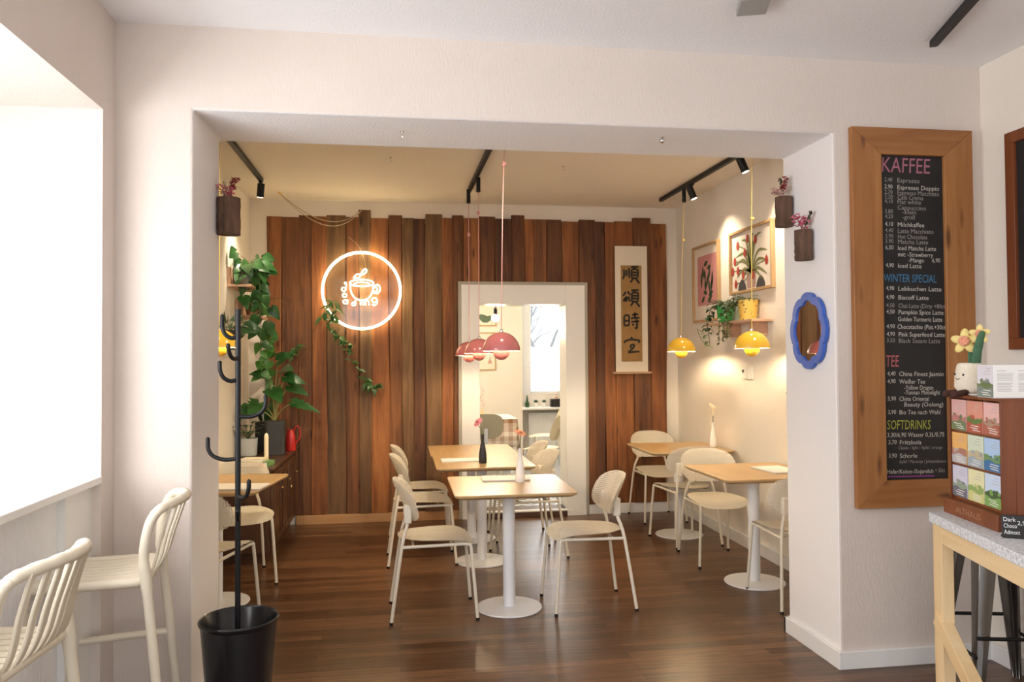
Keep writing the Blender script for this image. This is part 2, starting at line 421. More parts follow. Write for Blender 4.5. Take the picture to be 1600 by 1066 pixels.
# left wall of the front room with its deep window recess above the bar ledge
mb = MB()
mb.box(-2.2, XL, 3.37, YF, 0, CZ)
mb.box(-2.2, XL, 0.1, 3.37, 2.56, CZ)
mb.box(-2.2, XL, -2.6, 0.1, 0, CZ)
struct('wall_left', mb, wallpaper, smooth=0)
struct('wall_left_parapet', MB().box(-2.2, XL-0.06, 0.1, 3.37, 0, 1.02), M('white woodchip wallpaper', (0.84, 0.84, 0.86), 0.8, (0.87, 0.87, 0.89), 3.0, bump=0.8, bscale=55, bstretch=(2.2, 2.2, 0.35)), smooth=0)
struct('trim_1', MB().box(XL-0.06, XL-0.035, 3.12, 3.37, 0, 1.02), white_paint, smooth=0)
struct('trim_2', MB().box(-2.15, XL+0.005, 0.1, 3.369, 1.02, 1.05), window_white, smooth=0, bevel=0.004)
struct('wall_right', MB().box(XR, XR+0.2, -2.6, YF, 0, CZ), back_paint, smooth=0)
mb = MB(); mb.box(-2.2, -1.4, -2.7, -2.55, 0, CZ); mb.box(2.8, 4.2, -2.7, -2.55, 0, CZ); mb.box(-1.4, 2.8, -2.7, -2.55, 2.85, CZ); mb.box(-1.4, 2.8, -2.7, -2.55, 0, 0.3)
struct('wall_front', mb, wallpaper, smooth=0)
# back room
struct('wall_back_left', MB().box(-1.75, BL, 5.95, YW, 0, CZ+0.1), back_paint, smooth=0)
struct('wall_back_left_niche', MB().box(-1.78, -1.60, YB2, 5.95, 0, CZ+0.1), back_paint, smooth=0)
struct('wall_back_right', MB().box(BR, BR+0.2, YB2, YW, 0, CZ+0.1), back_paint, smooth=0)
DX0, DX1, DZ = 0.75, 1.59, 2.04
DW0, DW1, DWZ = 0.70, 1.65, 2.12
mb = MB(); mb.box(-1.75, DW0, YW, YW+0.24, 0, CZ+0.1); mb.box(DW1, 3.4, YW, YW+0.24, 0, CZ+0.1); mb.box(DW0, DW1, YW, YW+0.24, DWZ, CZ+0.1)
struct('wall_back', mb, back_paint, smooth=0)
struct('baseboard_back_left', MB().box(-0.95, 0.548, YW-0.035, YW, 0, 0.085), tan_base, smooth=0, bevel=0.003)
struct('baseboard_back', MB().box(1.81, BR, YW-0.03, YW, 0, 0.10), white_paint, smooth=0, bevel=0.003)
struct('baseboard_right', MB().box(BR-0.02, BR, YB2, YW-0.03, 0, 0.095), white_paint, smooth=0, bevel=0.003)
mb = MB(); mb.box(JR-0.02, JR, YF-0.02, YB2+0.02, 0, 0.085); mb.box(JR, XR-0.02, YF-0.02, YF, 0, 0.085); mb.box(XR-0.02, XR, -2.5, YF, 0, 0.085); mb.box(JR-0.02, 2.73, YB2, YB2+0.02, 0, 0.085)
struct('baseboard_passage', mb, white_paint, smooth=0, bevel=0.003)
struct('baseboard_left', MB().box(JL, JL+0.015, YF, YB2, 0, 0.07), white_paint, smooth=0, bevel=0.003)

# plank cladding of the back wall: every board its own length, thickness and wavy edge
planks = [(-1.214, -0.928, 2.845, 0), (-0.928, -0.807, 2.862, 1), (-0.807, -0.673, 2.853, 0), (-0.673, -0.498, 2.868, 2), (-0.498, -0.375, 2.853, 1), (-0.375, -0.263, 2.920, 2), (-0.263, -0.103, 2.846, 0), (-0.102, 0.023, 2.879, 1), (0.023, 0.239, 2.852, 2), (0.239, 0.396, 2.892, 2), (0.396, 0.5, 2.858, 0), (0.5, 0.603, 2.888, 1), (0.603, 0.757, 2.863, 0), (0.757, 0.905, 2.884, 1), (0.905, 1.066, 2.863, 3), (1.067, 1.198, 2.903, 1), (1.197, 1.411, 2.863, 0), (1.411, 1.563, 2.866, 3), (1.563, 1.735, 2.851, 0), (1.735, 1.889, 2.867, 1), (1.889, 2.089, 2.851, 3), (2.089, 2.278, 2.861, 0), (2.278, 2.448, 2.896, 1), (2.448, 2.612, 2.842, 0)]
split = [-1.11, -1.02]
mb = MB()
CX0, CX1, CZ1 = 0.548, 1.81, 2.255
def plank(x0, x1, z0, z1, y0, mi):
    n = max(4, int((z1-z0)/0.12)); mb.cur = mi; vs, fs = [], []
    ph = random.uniform(0, 6); a1 = random.uniform(0.002, 0.009)
    for i in range(n+1):
        z = z0+(z1-z0)*i/n; e = a1*sin(z*3.1+ph); e2 = a1*sin(z*2.3+ph*1.7)
        for x, y in ((x0+e, YW), (x0+e, y0+0.004), (x0+e+0.006, y0), (x1+e2-0.006, y0), (x1+e2, y0+0.004), (x1+e2, YW)): vs.append((x, y, z))
    for i in range(n):
        for k in range(5): a = i*6+k; fs.append((a, a+1, a+7, a+6))
    fs.append((0, 5, 4, 3, 2, 1)); fs.append(tuple(n*6+k for k in range(6)))
    mb.add(vs, fs)
allp = []
for x0, x1, zt, mi in planks:
    if x1-x0 > 0.19:
        xm = x0+(x1-x0)*random.uniform(0.4, 0.6); allp += [(x0, xm, zt, mi), (xm, x1, zt-0.002, (mi+random.choice((1, 3))) % 4)]
    else: allp.append((x0, x1, zt, mi))
for x0, x1, zt, mi in allp:
    y0 = YW-random.choice((0.022, 0.03, 0.038, 0.046))
    if x1 <= CX0+0.02: plank(x0, min(x1, CX0), 0.085, zt, y0, mi)
    elif x0 >= CX1-0.02: plank(max(x0, CX1), x1, 0.10, zt, y0, mi)
    else:
        if x0 < CX0: plank(x0, CX0, 0.085, CZ1, y0, mi)
        if x1 > CX1: plank(CX1, x1, 0.10, CZ1, y0, mi)
        plank(x0, x1, CZ1, zt, y0, mi)
mb.cur = 3; mb.box(-1.20, CX0, YW-0.012, YW, 0.085, 2.80); mb.box(CX1, 2.60, YW-0.012, YW, 0.10, 2.80); mb.box(CX0, CX1, YW-0.012, YW, CZ1, 2.80)  # dark backing sheet added so the gaps between boards read as shade
struct('trim_3', mb, plank_mats, smooth=30)

# white doorway surround
dr = bpy.data.objects.new('door_1', None); C.objects.link(dr); dr['kind'] = 'structure'
mb = MB(); YD = YW-0.055
mb.box(CX0+0.03, DX0, YD, YW-0.001, 0.06, CZ1-0.03); mb.box(DX1, CX1-0.03, YD, YW-0.001, 0.06, CZ1-0.03); mb.box(DX0, DX1, YD, YW-0.001, DZ, CZ1-0.03)
mb.box(DW0+0.001, DX0, YW-0.001, YW+0.255, 0.06, DWZ-0.001); mb.box(DX1, DW1-0.001, YW-0.001, YW+0.255, 0.06, DWZ-0.001); mb.box(DX0, DX1, YW-0.001, YW+0.255, DZ, DWZ-0.001)
mb.build('door_surround', white_paint, dr, smooth=0, bevel=0.004)
mb = MB(); mb.box(CX0, CX0+0.03, YD+0.006, YW, 0, CZ1); mb.box(CX1-0.03, CX1, YD+0.006, YW, 0, CZ1); mb.box(CX0+0.03, CX1-0.03, YD+0.006, YW, CZ1-0.03, CZ1)
mb.build('edge_strip', grey_edge, dr, smooth=0, bevel=0.003)
mb = MB(); mb.box(CX0+0.03, DX0, YD-0.004, YW, 0, 0.06); mb.box(DX1, CX1-0.03, YD-0.004, YW, 0, 0.06)
mb.build('plinth', white_paint, dr, smooth=0, bevel=0.003)
MB().box(DX0, DX1, YD-0.01, YW+0.26, 0, 0.05).build('threshold', cabinet_wood, dr, smooth=0, bevel=0.004)
MB().box(DX0, DX1, YD-0.012, YW+0.0, 0.05, 0.062).build('threshold_strip', white_paint, dr, smooth=0, bevel=0.002)

# further room beyond the doorway
FY, FX0, FX1, FN = 11.2, -0.6, 3.35, 1.78
struct('floor_far', MB().box(FX0, FX1, YW+0.26, 11.7, -0.1, 0.05), tile_mat, smooth=0)
struct('ceiling_far', MB().box(FX0, FX1, YW+0.26, 11.7, 2.75, 2.85), ceil_paint, smooth=0)
struct('wall_far', MB().box(FX0, FN, FY, 11.7, 0.05, 2.75), back_paint, smooth=0)
mb = MB(); mb.box(FN, FX1, FY+0.3, 11.7, 0.05, 0.97); mb.box(2.46, FX1, FY+0.3, 11.7, 0.97, 2.75); mb.box(FN, 2.46, FY+0.3, 11.7, 2.45, 2.75)
struct('wall_far_niche', mb, back_paint, smooth=0)
struct('wall_far_left', MB().box(FX0-0.15, FX0, YW+0.26, 11.7, 0.05, 2.75), back_paint, smooth=0)
struct('wall_far_right', MB().box(FX1, FX1+0.15, YW+0.26, 11.7, 0.05, 2.75), back_paint, smooth=0)
wn = bpy.data.objects.new('window_1', None); C.objects.link(wn); wn['kind'] = 'structure'
mb = MB(); WY = FY+0.31
WX0, WX1, WZ0, WZ1 = 1.80, 2.46, 0.97, 2.45
mb.box(WX0, 1.96, WY, WY+0.06, WZ0, WZ1); mb.box(2.40, WX1, WY, WY+0.06, WZ0, WZ1); mb.box(1.96, 2.40, WY, WY+0.06, WZ0, WZ0+0.05); mb.box(1.96, 2.40, WY, WY+0.06, WZ1-0.05, WZ1)
mb.build('window_frame', white_paint, wn, smooth=0, bevel=0.006)
frost = bpy.data.materials.new('frosted window film'); frost.use_nodes = True
nt = frost.node_tree; tl = nt.nodes.new('ShaderNodeBsdfTranslucent'); tl.inputs[0].default_value = (0.95, 0.97, 1, 1)
nt.links.new(tl.outputs[0], nt.nodes['Material Output'].inputs[0])
MB().box(1.96, 2.40, WY+0.026, WY+0.03, WZ0+0.05, 1.68).build('frosted_pane', frost, wn, smooth=0)
glass = bpy.data.materials.new('clear window glass'); glass.use_nodes = True
nt = glass.node_tree; tr = nt.nodes.new('ShaderNodeBsdfTransparent'); gl = nt.nodes.new('ShaderNodeBsdfGlossy'); gl.inputs['Roughness'].default_value = 0.02
mx = nt.nodes.new('ShaderNodeMixShader'); mx.inputs[0].default_value = 0.05
nt.links.new(tr.outputs[0], mx.inputs[1]); nt.links.new(gl.outputs[0], mx.inputs[2]); nt.links.new(mx.outputs[0], nt.nodes['Material Output'].inputs[0])
MB().box(1.96, 2.40, WY+0.026, WY+0.03, 1.68, WZ1-0.05).build('clear_pane', glass, wn, smooth=0)
h = MB(); h.tube([(1.945, WY, 1.50), (1.945, WY-0.035, 1.50), (1.945, WY-0.035, 1.39)], 0.009, 8); h.build('window_handle', chrome, wn)
struct('trim_4', MB().box(FN, 2.75, FY-0.02, FY+0.31, 0.76, 0.79), window_white, smooth=0, bevel=0.004)

# ------------------------------------------------------------------ dining chair (faces +x, origin between the feet)
def sup(a, n): c, s_ = cos(a), sin(a); return math.copysign(abs(c)**(2/n), c), math.copysign(abs(s_)**(2/n), s_)
def make_chair(label, group):
    t = thing('dining_chair', label, 'chair', (0, 0, 0), 0, group)
    def seat_fn(r, a):
        c, s_ = sup(a, 2.6 if cos(a) < 0 else 2.6+1.6*cos(a)); x = 0.015+0.224*c*r; f = (x+0.2)/0.43
        y = (0.172+0.053*min(1, max(0, f)))*s_*r
        z = 0.462 + 0.016*r*r*(s_*s_) - 0.035*max(0, (x-0.12)/0.117)**2 + 0.012*max(0, (-x-0.08)/0.12)
        return (x, y, z)
    MB().disc_shell(seat_fn, 8, 44, 0.014, (0, 0, -1)).build('seat', seat_mat, t, smooth=60)
    def back_fn(r, a):
        c, s_ = sup(a, 2.8); y = 0.216*c*r; v = s_*r
        return (-0.178-0.055*v + 0.075*(y/0.215)**2, y, 0.685+0.122*v)
    MB().disc_shell(back_fn, 8, 44, 0.012, (-1, 0, 0)).build('backrest', back_mat, t, smooth=60)
    for sg in (-1, 1):
        l = MB().tube(smooth_path([(-0.247, 0.2*sg, 0.012), (-0.186, 0.166*sg, 0.43), (-0.154, 0.135*sg, 0.555), (-0.152, 0.125*sg, 0.62)], 4), 0.0102, 10).build('leg', cream_metal, t)
        MB().tube([(-0.2487, 0.201*sg, 0), (-0.2465, 0.1995*sg, 0.016)], 0.0112, 10).build('foot_cap', black_plastic, l)
        l = MB().tube(smooth_path([(0.248, 0.2*sg, 0.012), (0.216, 0.178*sg, 0.40), (0.205, 0.174*sg, 0.432), (0.18, 0.172*sg, 0.438)], 4), 0.0102, 10).build('leg', cream_metal, t)
        MB().tube([(0.249, 0.2005*sg, 0), (0.2475, 0.1995*sg, 0.016)], 0.0112, 10).build('foot_cap', black_plastic, l)
        MB().tube([(0.185, 0.172*sg, 0.438), (-0.185, 0.166*sg, 0.43)], 0.0095, 10).build('side_rail', cream_metal, t)
        MB().box(-0.172, -0.128, 0.125*sg-0.022, 0.125*sg+0.022, 0.560, 0.668).build('backrest_bracket', cream_plastic, t, bevel=0.008)
    MB().tube([(0.12, -0.172, 0.437), (0.12, 0.172, 0.437)], 0.008, 8).build('cross_bar', cream_metal, t)
    MB().tube([(-0.12, -0.166, 0.431), (-0.12, 0.166, 0.431)], 0.008, 8).build('cross_bar', cream_metal, t)
    return t
G1 = 'cream chairs at the central row of tables'
G2 = 'cream chairs at the right wall tables'
G3 = 'cream chairs at the left wall table'
chair0 = make_chair('cream perforated chair nearest on the left side of the central tables', G1)
chair0.location = (0.19, 4.69, 0); chair0.rotation_euler = (0, 0, R(1))
dup(chair0, (1.145, 4.69, 0), R(182), 'cream perforated chair on the right side of the nearest central table', G1)
dup(chair0, (0.155, 5.90, 0), R(1), 'middle of the three cream chairs on the left of the central tables', G1)
dup(chair0, (0.155, 6.50, 0), R(0), 'cream chair farthest back on the left of the central tables', G1)
dup(chair0, (0.98, 5.92, 0), R(190), 'cream chair right of the central tables, behind the white vase', G1)
dup(chair0, (1.02, 6.55, 0), R(184), 'cream chair right of the central tables, farthest back beside the doorway', G1)
dup(chair0, (2.40, 7.05, 0), R(-90), 'cream chair against the plank wall in the far right corner', G2)
dup(chair0, (2.325, 6.13, 0), R(97), 'cream chair turned away, between the two right wall tables, tucked to the far one', G2)
dup(chair0, (2.335, 5.55, 0), R(-93), 'cream chair facing the room behind the nearer right wall table', G2)
dup(chair0, (2.43, 4.54, 0), R(88), 'cream chair at the right pillar, partly cut off by the pillar edge', G2)
dup(chair0, (-1.10, 5.586, 0), R(-71), 'cream chair on the far side of the left wall table, before the cabinet', G3)
dup(chair0, (-1.09, 4.60, 0), R(74), 'cream chair on the near side of the left wall table, behind the coat stand', G3)

# ------------------------------------------------------------------ cafe tables
def make_table(label, group):
    t = thing('cafe_table', label, 'table', (0, 0, 0), 0, group)
    mb = MB(); n = 6
    levels = [(0.33, 0.722), (0.352, 0.736), (0.355, 0.746), (0.353, 0.75)]
    polys = [rrect(-h_, h_, -h_-0.01, h_+0.01, 0.035, n) for h_, z in levels]
    k = len(polys[0]); vs = [(x, y, z) for (h_, z), p in zip(levels, polys) for x, y in p]
    fs = [tuple(range(k-1, -1, -1)), tuple((len(levels)-1)*k+i for i in range(k))]
    for j in range(len(levels)-1):
        for i in range(k): fs.append((j*k+i, j*k+(i+1) % k, (j+1)*k+(i+1) % k, (j+1)*k+i))
    mb.add(vs, fs).build('tabletop', oak, t, smooth=30)
    MB().lathe([(0.038, 0.012), (0.038, 0.705)], 28).build('column', table_white, t)
    MB().lathe([(0.0, 0), (0.198, 0), (0.201, 0.004), (0.198, 0.010), (0.05, 0.016), (0.04, 0.017), (0.0, 0.017)], 48).build('base_disc', table_white, t)
    mb = MB(); mb.box(-0.2, 0.2, -0.025, 0.025, 0.700, 0.722); mb.box(-0.025, 0.025, -0.2, 0.2, 0.700, 0.722)
    mb.build('top_bracket', table_white, t)
    return t
G = 'oak topped bistro tables'
tab0 = make_table('nearest square oak table with white pedestal in the room centre', G); tab0.location = (0.655, 4.69, 0)
dup(tab0, (0.605, 5.79, 0), 0, 'central oak table carrying the black vase', G)
dup(tab0, (0.595, 6.52, 0), 0, 'farthest central oak table, pushed against the black vase table toward the doorway', G)
dup(tab0, (2.36, 4.94, 0), R(1), 'oak table at the right wall with a menu sheet, next to the pillar', G)
dup(tab0, (2.36, 6.36, 0), R(0), 'oak table at the right wall carrying the white calla vase', G)
dup(tab0, (-1.143, 5.08, 0), R(-8), 'oak table at the left wall behind the coat stand', G)

def napkin(loc, sx, sy, rz, label):
    mb = MB()
    n = 8
    vs, fs = [], []
    for lay in (0.0005, 0.004, 0.0075):
        mb.box(-sx/2, sx/2, -sy/2, sy/2, lay, lay+0.002)
    o = mb.build('menu_sheet', paper, bevel=0.0006); o.location = loc; o.rotation_euler = (0, 0, rz)
    tag(o, label, 'menu', 'menu sheets on the tables'); return o
napkin((0.45, 5.83, 0.75), 0.29, 0.17, R(2), 'white folded menu sheet beside the black vase')
napkin((0.66, 4.88, 0.75), 0.30, 0.18, R(-2), 'white folded menu sheet behind the white gerbera vase')
napkin((2.52, 4.92, 0.75), 0.22, 0.30, R(6), 'white menu sheet on the right wall table by the pillar')
napkin((-0.97, 4.86, 0.75), 0.32, 0.22, R(-8), 'white menu sheet on the left wall table')

def vase(loc, mat, label, flower, rz=0):
    t = thing('bud_vase', label, 'vase', loc, rz, 'bud vases on the tables')
    MB().lathe([(0.0, 0.0), (0.026, 0.0), (0.029, 0.004), (0.030, 0.03), (0.028, 0.07), (0.019, 0.125), (0.012, 0.155), (0.0105, 0.205), (0.012, 0.212), (0.009, 0.212), (0.008, 0.15), (0.0, 0.15)], 28).build('vase_body', mat, t, smooth=60)
    return t
white_ceramic = M('white ceramic', (0.84, 0.80, 0.75), 0.25)
black_ceramic = M('matt black ceramic', (0.016, 0.015, 0.016), 0.45)
def gerbera(t, col, dark, lean, height, tilt):
    pts = smooth_path([(0, 0, 0.16), (lean*0.3, 0, 0.25), (lean*0.75, 0, height-0.03), (lean, 0, height)], 5)
    st = MB().tube(pts, 0.0028, 8).build('flower_stem', stem_mat, t)
    mb = MB(); c = Vector((lean, 0, height)); ax = Vector(tilt).normalized(); u, v = frame_from(ax)
    for k in range(18):
        a = 2*pi*k/18; d = (u*cos(a)+v*sin(a)); mb.leaf(c, d+ax*0.15, ax, 0.045*random.uniform(0.9, 1.08), 0.014, 0.18, n=4)
    for k in range(12):
        a = 2*pi*(k+0.5)/12; d = (u*cos(a)+v*sin(a)); mb.leaf(c+ax*0.003, d+ax*0.5, ax, 0.026, 0.011, 0.15, n=4)
    f = mb.build('flower_petals', col, t, solid=0.0008)
    MB().ball(tuple(c+ax*0.004), 0.009, seg=10, rings=6).build('flower_centre', dark, f)
v1 = vase((0.600, 5.66, 0.75), black_ceramic, 'matt black bottle vase with a pink gerbera', None)
gerbera(v1, M('pink petal', (0.62, 0.16, 0.22), 0.6, (0.75, 0.33, 0.36), 30), M('dark flower centre', (0.12, 0.03, 0.03), 0.8), -0.035, 0.30, (-0.55, -0.35, 0.45))
v2 = vase((0.735, 4.74, 0.75), white_ceramic, 'white bottle vase with a coral gerbera on the nearest table', None)
gerbera(v2, M('coral petal', (0.80, 0.33, 0.20), 0.6, (0.88, 0.50, 0.32), 30), M('coral flower centre', (0.45, 0.14, 0.05), 0.8), 0.004, 0.305, (0.25, -0.35, 0.9))
v3 = vase((2.64, 6.28, 0.75), white_ceramic, 'white bottle vase with a white calla at the right wall', None)
mb = MB().tube(smooth_path([(0, 0, 0.16), (0.002, 0, 0.23), (0.004, 0, 0.275)], 4), 0.003, 8); mb.build('flower_stem', stem_mat, v3)
mb = MB(); prof = [(0.003, 0.265), (0.008, 0.285), (0.016, 0.31), (0.028, 0.335), (0.033, 0.345)]
vs, fs = [], []; seg = 20
for i, (r, z) in enumerate(prof):
    for k in range(seg):
        a = 2*pi*k/seg; lift = 0.03*(i/4)**2*max(0, cos(a-2.2))
        vs.append((0.004+r*cos(a), r*sin(a), z+lift))
for i in range(len(prof)-1):
    for k in range(seg): fs.append((i*seg+k, i*seg+(k+1) % seg, (i+1)*seg+(k+1) % seg, (i+1)*seg+k))
mb.add(vs, fs).build('calla_flower', M('cream calla petal', (0.85, 0.76, 0.55), 0.5), v3, smooth=60, solid=0.0012)

# ------------------------------------------------------------------ flowerpot pendants
def pendant(x, y, zr, shade_mat, cord_mat, ztop, label, group, knot_z, energy, dx=0.0, adaptor=True):
    t = thing('pendant_lamp', label, 'lamp', (x, y, zr), 0, group)
    Rr = 0.12
    prof = [(Rr*sin(R(a)), Rr*cos(R(a))*0.98) for a in range(90, 3, -6)]
    outer = prof+[(0.012, Rr*0.98)]
    inner = [(r*0.975, z-0.0022) for r, z in reversed(outer)]
    mb = MB(); seg = 44; vs, fs = [], []; ring = outer+inner; n = len(ring)
    for r, z in ring:
        for k in range(seg): a = 2*pi*k/seg; vs.append((max(r, .001)*cos(a), max(r, .001)*sin(a), z))
    for i in range(n):
        j = (i+1) % n
        for k in range(seg):
            fs.append((i*seg+k, i*seg+(k+1) % seg, j*seg+(k+1) % seg, j*seg+k)); mb.mi
    mb.cur = 0; mb.v = [tuple(q) for q in vs]; mb.f = fs
    no = len(outer); mb.mi = [0 if i < no-1 else 1 for i in range(n) for k in range(seg)]
    mb.build('upper_shade', [shade_mat, lamp_white], t, smooth=50)
    r2_ = 0.052; lo = [(r2_*cos(R(a)), -r2_*sin(R(a))*1.05-0.005) for a in range(-10, 87, 6)]
    mb = MB(); mb.lathe(lo+[(0.0005, -r2_*1.05-0.005)], 36); mb.f = [f for f in mb.f if len(f) == 4]; mb.mi = mb.mi[:len(mb.f)]
    mb.build('lower_bowl', shade_mat, t, smooth=60, solid=0.002)
    b = MB().ball((0, 0, 0.034), 0.024, seg=16, rings=10).build('bulb', bulb_mat, t)
    cap = MB().lathe([(0.006, Rr*0.98-0.004), (0.012, Rr*0.98), (0.0115, Rr*0.98+0.012), (0.004, Rr*0.98+0.02)], 16).build('shade_cap', chrome, t)
    L_ = ztop-zr
    mb = MB().tube([(0, 0, Rr), (dx*0.4, 0, L_*0.6), (dx, 0, L_)], 0.0028, 8)
    kz = knot_z-zr
    for q in range(5): mb.ball((random.uniform(-.006, .006)+dx*kz/L_, random.uniform(-.006, .006), kz+random.uniform(-.012, .012)), 0.011, 0.011, 0.009, 8, 6)
    mb.build('cord', cord_mat, t)
    if adaptor:
        MB().tube([(dx, 0, L_-0.002), (dx, 0, L_+0.115)], 0.017, 12).build('track_adaptor', black_metal, t)
    else:
        MB().tube([(dx, 0, L_-0.01), (dx, 0, L_+0.03)], 0.014, 12).build('ceiling_hook', black_metal, t)
    return t
lamp_white = M('white enamel inside of shade', (0.85, 0.80, 0.72), 0.4)
bulb_mat = M('lit bulb', (1.0, 0.80, 0.50), 0.4, emit=800)
lens_mat = M('lit spot lens', (1.0, 0.80, 0.52), 0.4, emit=8)
pink_shade = M('pink gloss enamel', (0.50, 0.155, 0.155), 0.18, coat=0.4)
pink_cord = M('pink fabric cord', (0.62, 0.30, 0.29), 0.8)
yellow_shade = M('yellow gloss enamel', (0.84, 0.50, 0.045), 0.18, coat=0.4)
yellow_cord = M('yellow fabric cord', (0.75, 0.55, 0.16), 0.8)
GP, GY = 'pink pendants over the central tables', 'yellow pendants'
pendant(0.637, 4.85, 1.569, pink_shade, pink_cord, 2.97, 'largest looking pink dome pendant, over the nearest central table', GP, 2.76, 34, 0.03, False)
pendant(0.624, 6.10, 1.562, pink_shade, pink_cord, 2.85, 'pink dome pendant in the middle of the row of three', GP, 2.68, 34)
pendant(0.585, 6.55, 1.547, pink_shade, pink_cord, 2.85, 'pink dome pendant farthest back, leftmost of the three', GP, 2.58, 34)
pendant(2.375, 6.30, 1.570, yellow_shade, yellow_cord, 2.85, 'yellow dome pendant over the far right wall table', GY, 2.52, 34, 0.04)
pendant(2.392, 5.00, 1.579, yellow_shade, yellow_cord, 2.97, 'yellow dome pendant over the nearer right wall table', GY, 2.48, 34, 0.02, False)
pendant(-1.155, 5.20, 1.603, yellow_shade, yellow_cord, 2.97, 'yellow dome pendant over the left wall table, half hidden by the pillar', GY, 2.62, 30, -0.0, False)

# ------------------------------------------------------------------ ceiling tracks and spots
def track(name_label, pts, heads):
    (x0, y0), (x1, y1) = pts
    t = thing('track_light', name_label, 'lamp', (x0, y0, CZ-0.0), math.atan2(y1-y0, x1-x0), 'black ceiling tracks')
    L_ = math.hypot(x1-x0, y1-y0)
    MB().box(0, L_, -0.017, 0.017, -0.028, 0.006).build('rail', black_metal, t, bevel=0.003)
    for s_, d, en in heads:
        d = Vector(d).normalized(); ang = math.atan2(y1-y0, x1-x0)
        dl = Matrix.Rotation(-ang, 3, 'Z') @ d
        c = Vector((s_, 0, -0.10))
        hd = MB().tube([c-dl*0.055, c+dl*0.055], 0.029, 20).build('spot_head', black_metal, t)
        MB().tube([(s_, 0, -0.028), (s_, 0, -0.07)], 0.008, 8).tube([(s_-0.03, 0, -0.034), (s_+0.03, 0, -0.034)], 0.012, 8).build('spot_arm', black_metal, hd)
        MB().tube([c+dl*0.0555, c+dl*0.057], 0.024, 20).build('spot_lens', lens_mat, hd)
        wp = Matrix.Rotation(ang, 3, 'Z') @ (c+dl*0.065) + Vector((x0, y0, CZ))
        lamp('real_and_added_track_spot', 'SPOT', wp, en, (1.0, 0.84, 0.62), d, spot=95, blend=1.0, radius=0.03)
    return t
track('black ceiling track with one spot near the plank wall and one added unseen spot, on the left', ((-1.117, 4.15), (-1.117, 6.5)), [(2.32, (-0.12, 0.25, -0.96), 30), (0.10, (0.35, 1, -0.85), 50)])  # second head, hidden by the soffit, is added to brighten the planks
track('black ceiling track above the pink pendants, with an added unseen spot', ((0.645, 4.12), (0.603, 6.76)), [(0.08, (-0.45, 1, -0.95), 60)])  # its only head is unseen, added to brighten the back room
track('black ceiling track with two spots along the right wall and an added unseen one', ((2.463, 4.12), (2.416, 6.90)), [(2.04, (0.33, -0.12, -0.9), 22), (1.10, (0.33, -0.12, -0.9), 22), (0.08, (-0.25, 1, -0.95), 40)])  # last head is out of view, added as warm light for planks and tables
t = thing('track_light', 'black track on the front room ceiling at the upper right', 'lamp', (2.467, 3.24, CZ-0.012), math.atan2(-0.80, -0.275), 'black ceiling tracks')
MB().box(0, 1.6, -0.018, 0.018, -0.030, 0.0).build('rail', black_metal, t, bevel=0.003)
MB().box(-0.012, 0.0, -0.016, 0.016, -0.028, -0.002).build('end_cap', black_plastic, t, bevel=0.003)
o = MB().box(-0.06, 0.06, -0.15, 0.0, -0.035, 0.0).build('ceiling_box', M('grey plastic housing', (0.36, 0.35, 0.34), 0.5), bevel=0.004)
o.location = (1.465, 3.03, CZ-0.012); o.rotation_euler = (0, 0, R(-18)); tag(o, 'grey box on the front ceiling, cut off by the top of the picture', 'fitting')
# small hooks
def hook(loc, label, ball=False):
    t = thing('ceiling_hook', label, 'hook', loc, 0, 'ceiling hooks')
    MB().lathe([(0.0, -0.003), (0.010, -0.003), (0.010, 0.0), (0.0, 0.0)], 14).build('hook_plate', chrome, t)
    mb = MB().tube(smooth_path([(0, 0, -0.002), (0, 0, -0.022), (0.008, 0, -0.032), (0.013, 0, -0.024)], 4), 0.0022, 8)
    if ball: mb.ball((0, 0, -0.02), 0.015, 0.015, 0.013, 14, 8)
    mb.build('hook_bend', chrome, t); return t
hook((0.013, 3.735, SOF), 'small bare hook in the passage soffit on the left')
hook((1.30, 3.676, SOF), 'round metal fitting in the passage soffit on the right', True)
hook((-0.065, 5.717, CZ+0.006), 'tiny hook in the back ceiling left of the pink pendants')
hook((1.258, 5.828, CZ+0.006), 'tiny hook in the back ceiling right of the pink pendants')
t = thing('twisted_garland', 'beige twisted cord looping from a ceiling hook to the tallest plank above the neon sign', 'cord', (-1.05, 7.03, CZ+0.006))
MB().lathe([(0.0, -0.012), (0.014, -0.012), (0.018, 0.0), (0.0, 0.0)], 14).build('cord_hook', brass, t)
P0, P1_ = Vector((0, 0, -0.012)), Vector((0.70, 0.245, -0.10))
cm = M('beige twisted cord', (0.48, 0.38, 0.24), 0.8)
for sag in (0.16, 0.20):
    pts = []
    for i in range(25):
        s_ = i/24; p = P0.lerp(P1_, s_); p.z -= sag*4*s_*(1-s_)*(0.75+0.5*s_); pts.append(p)
    MB().tube(pts, 0.0035, 6).build('cord_strand', cm, t)

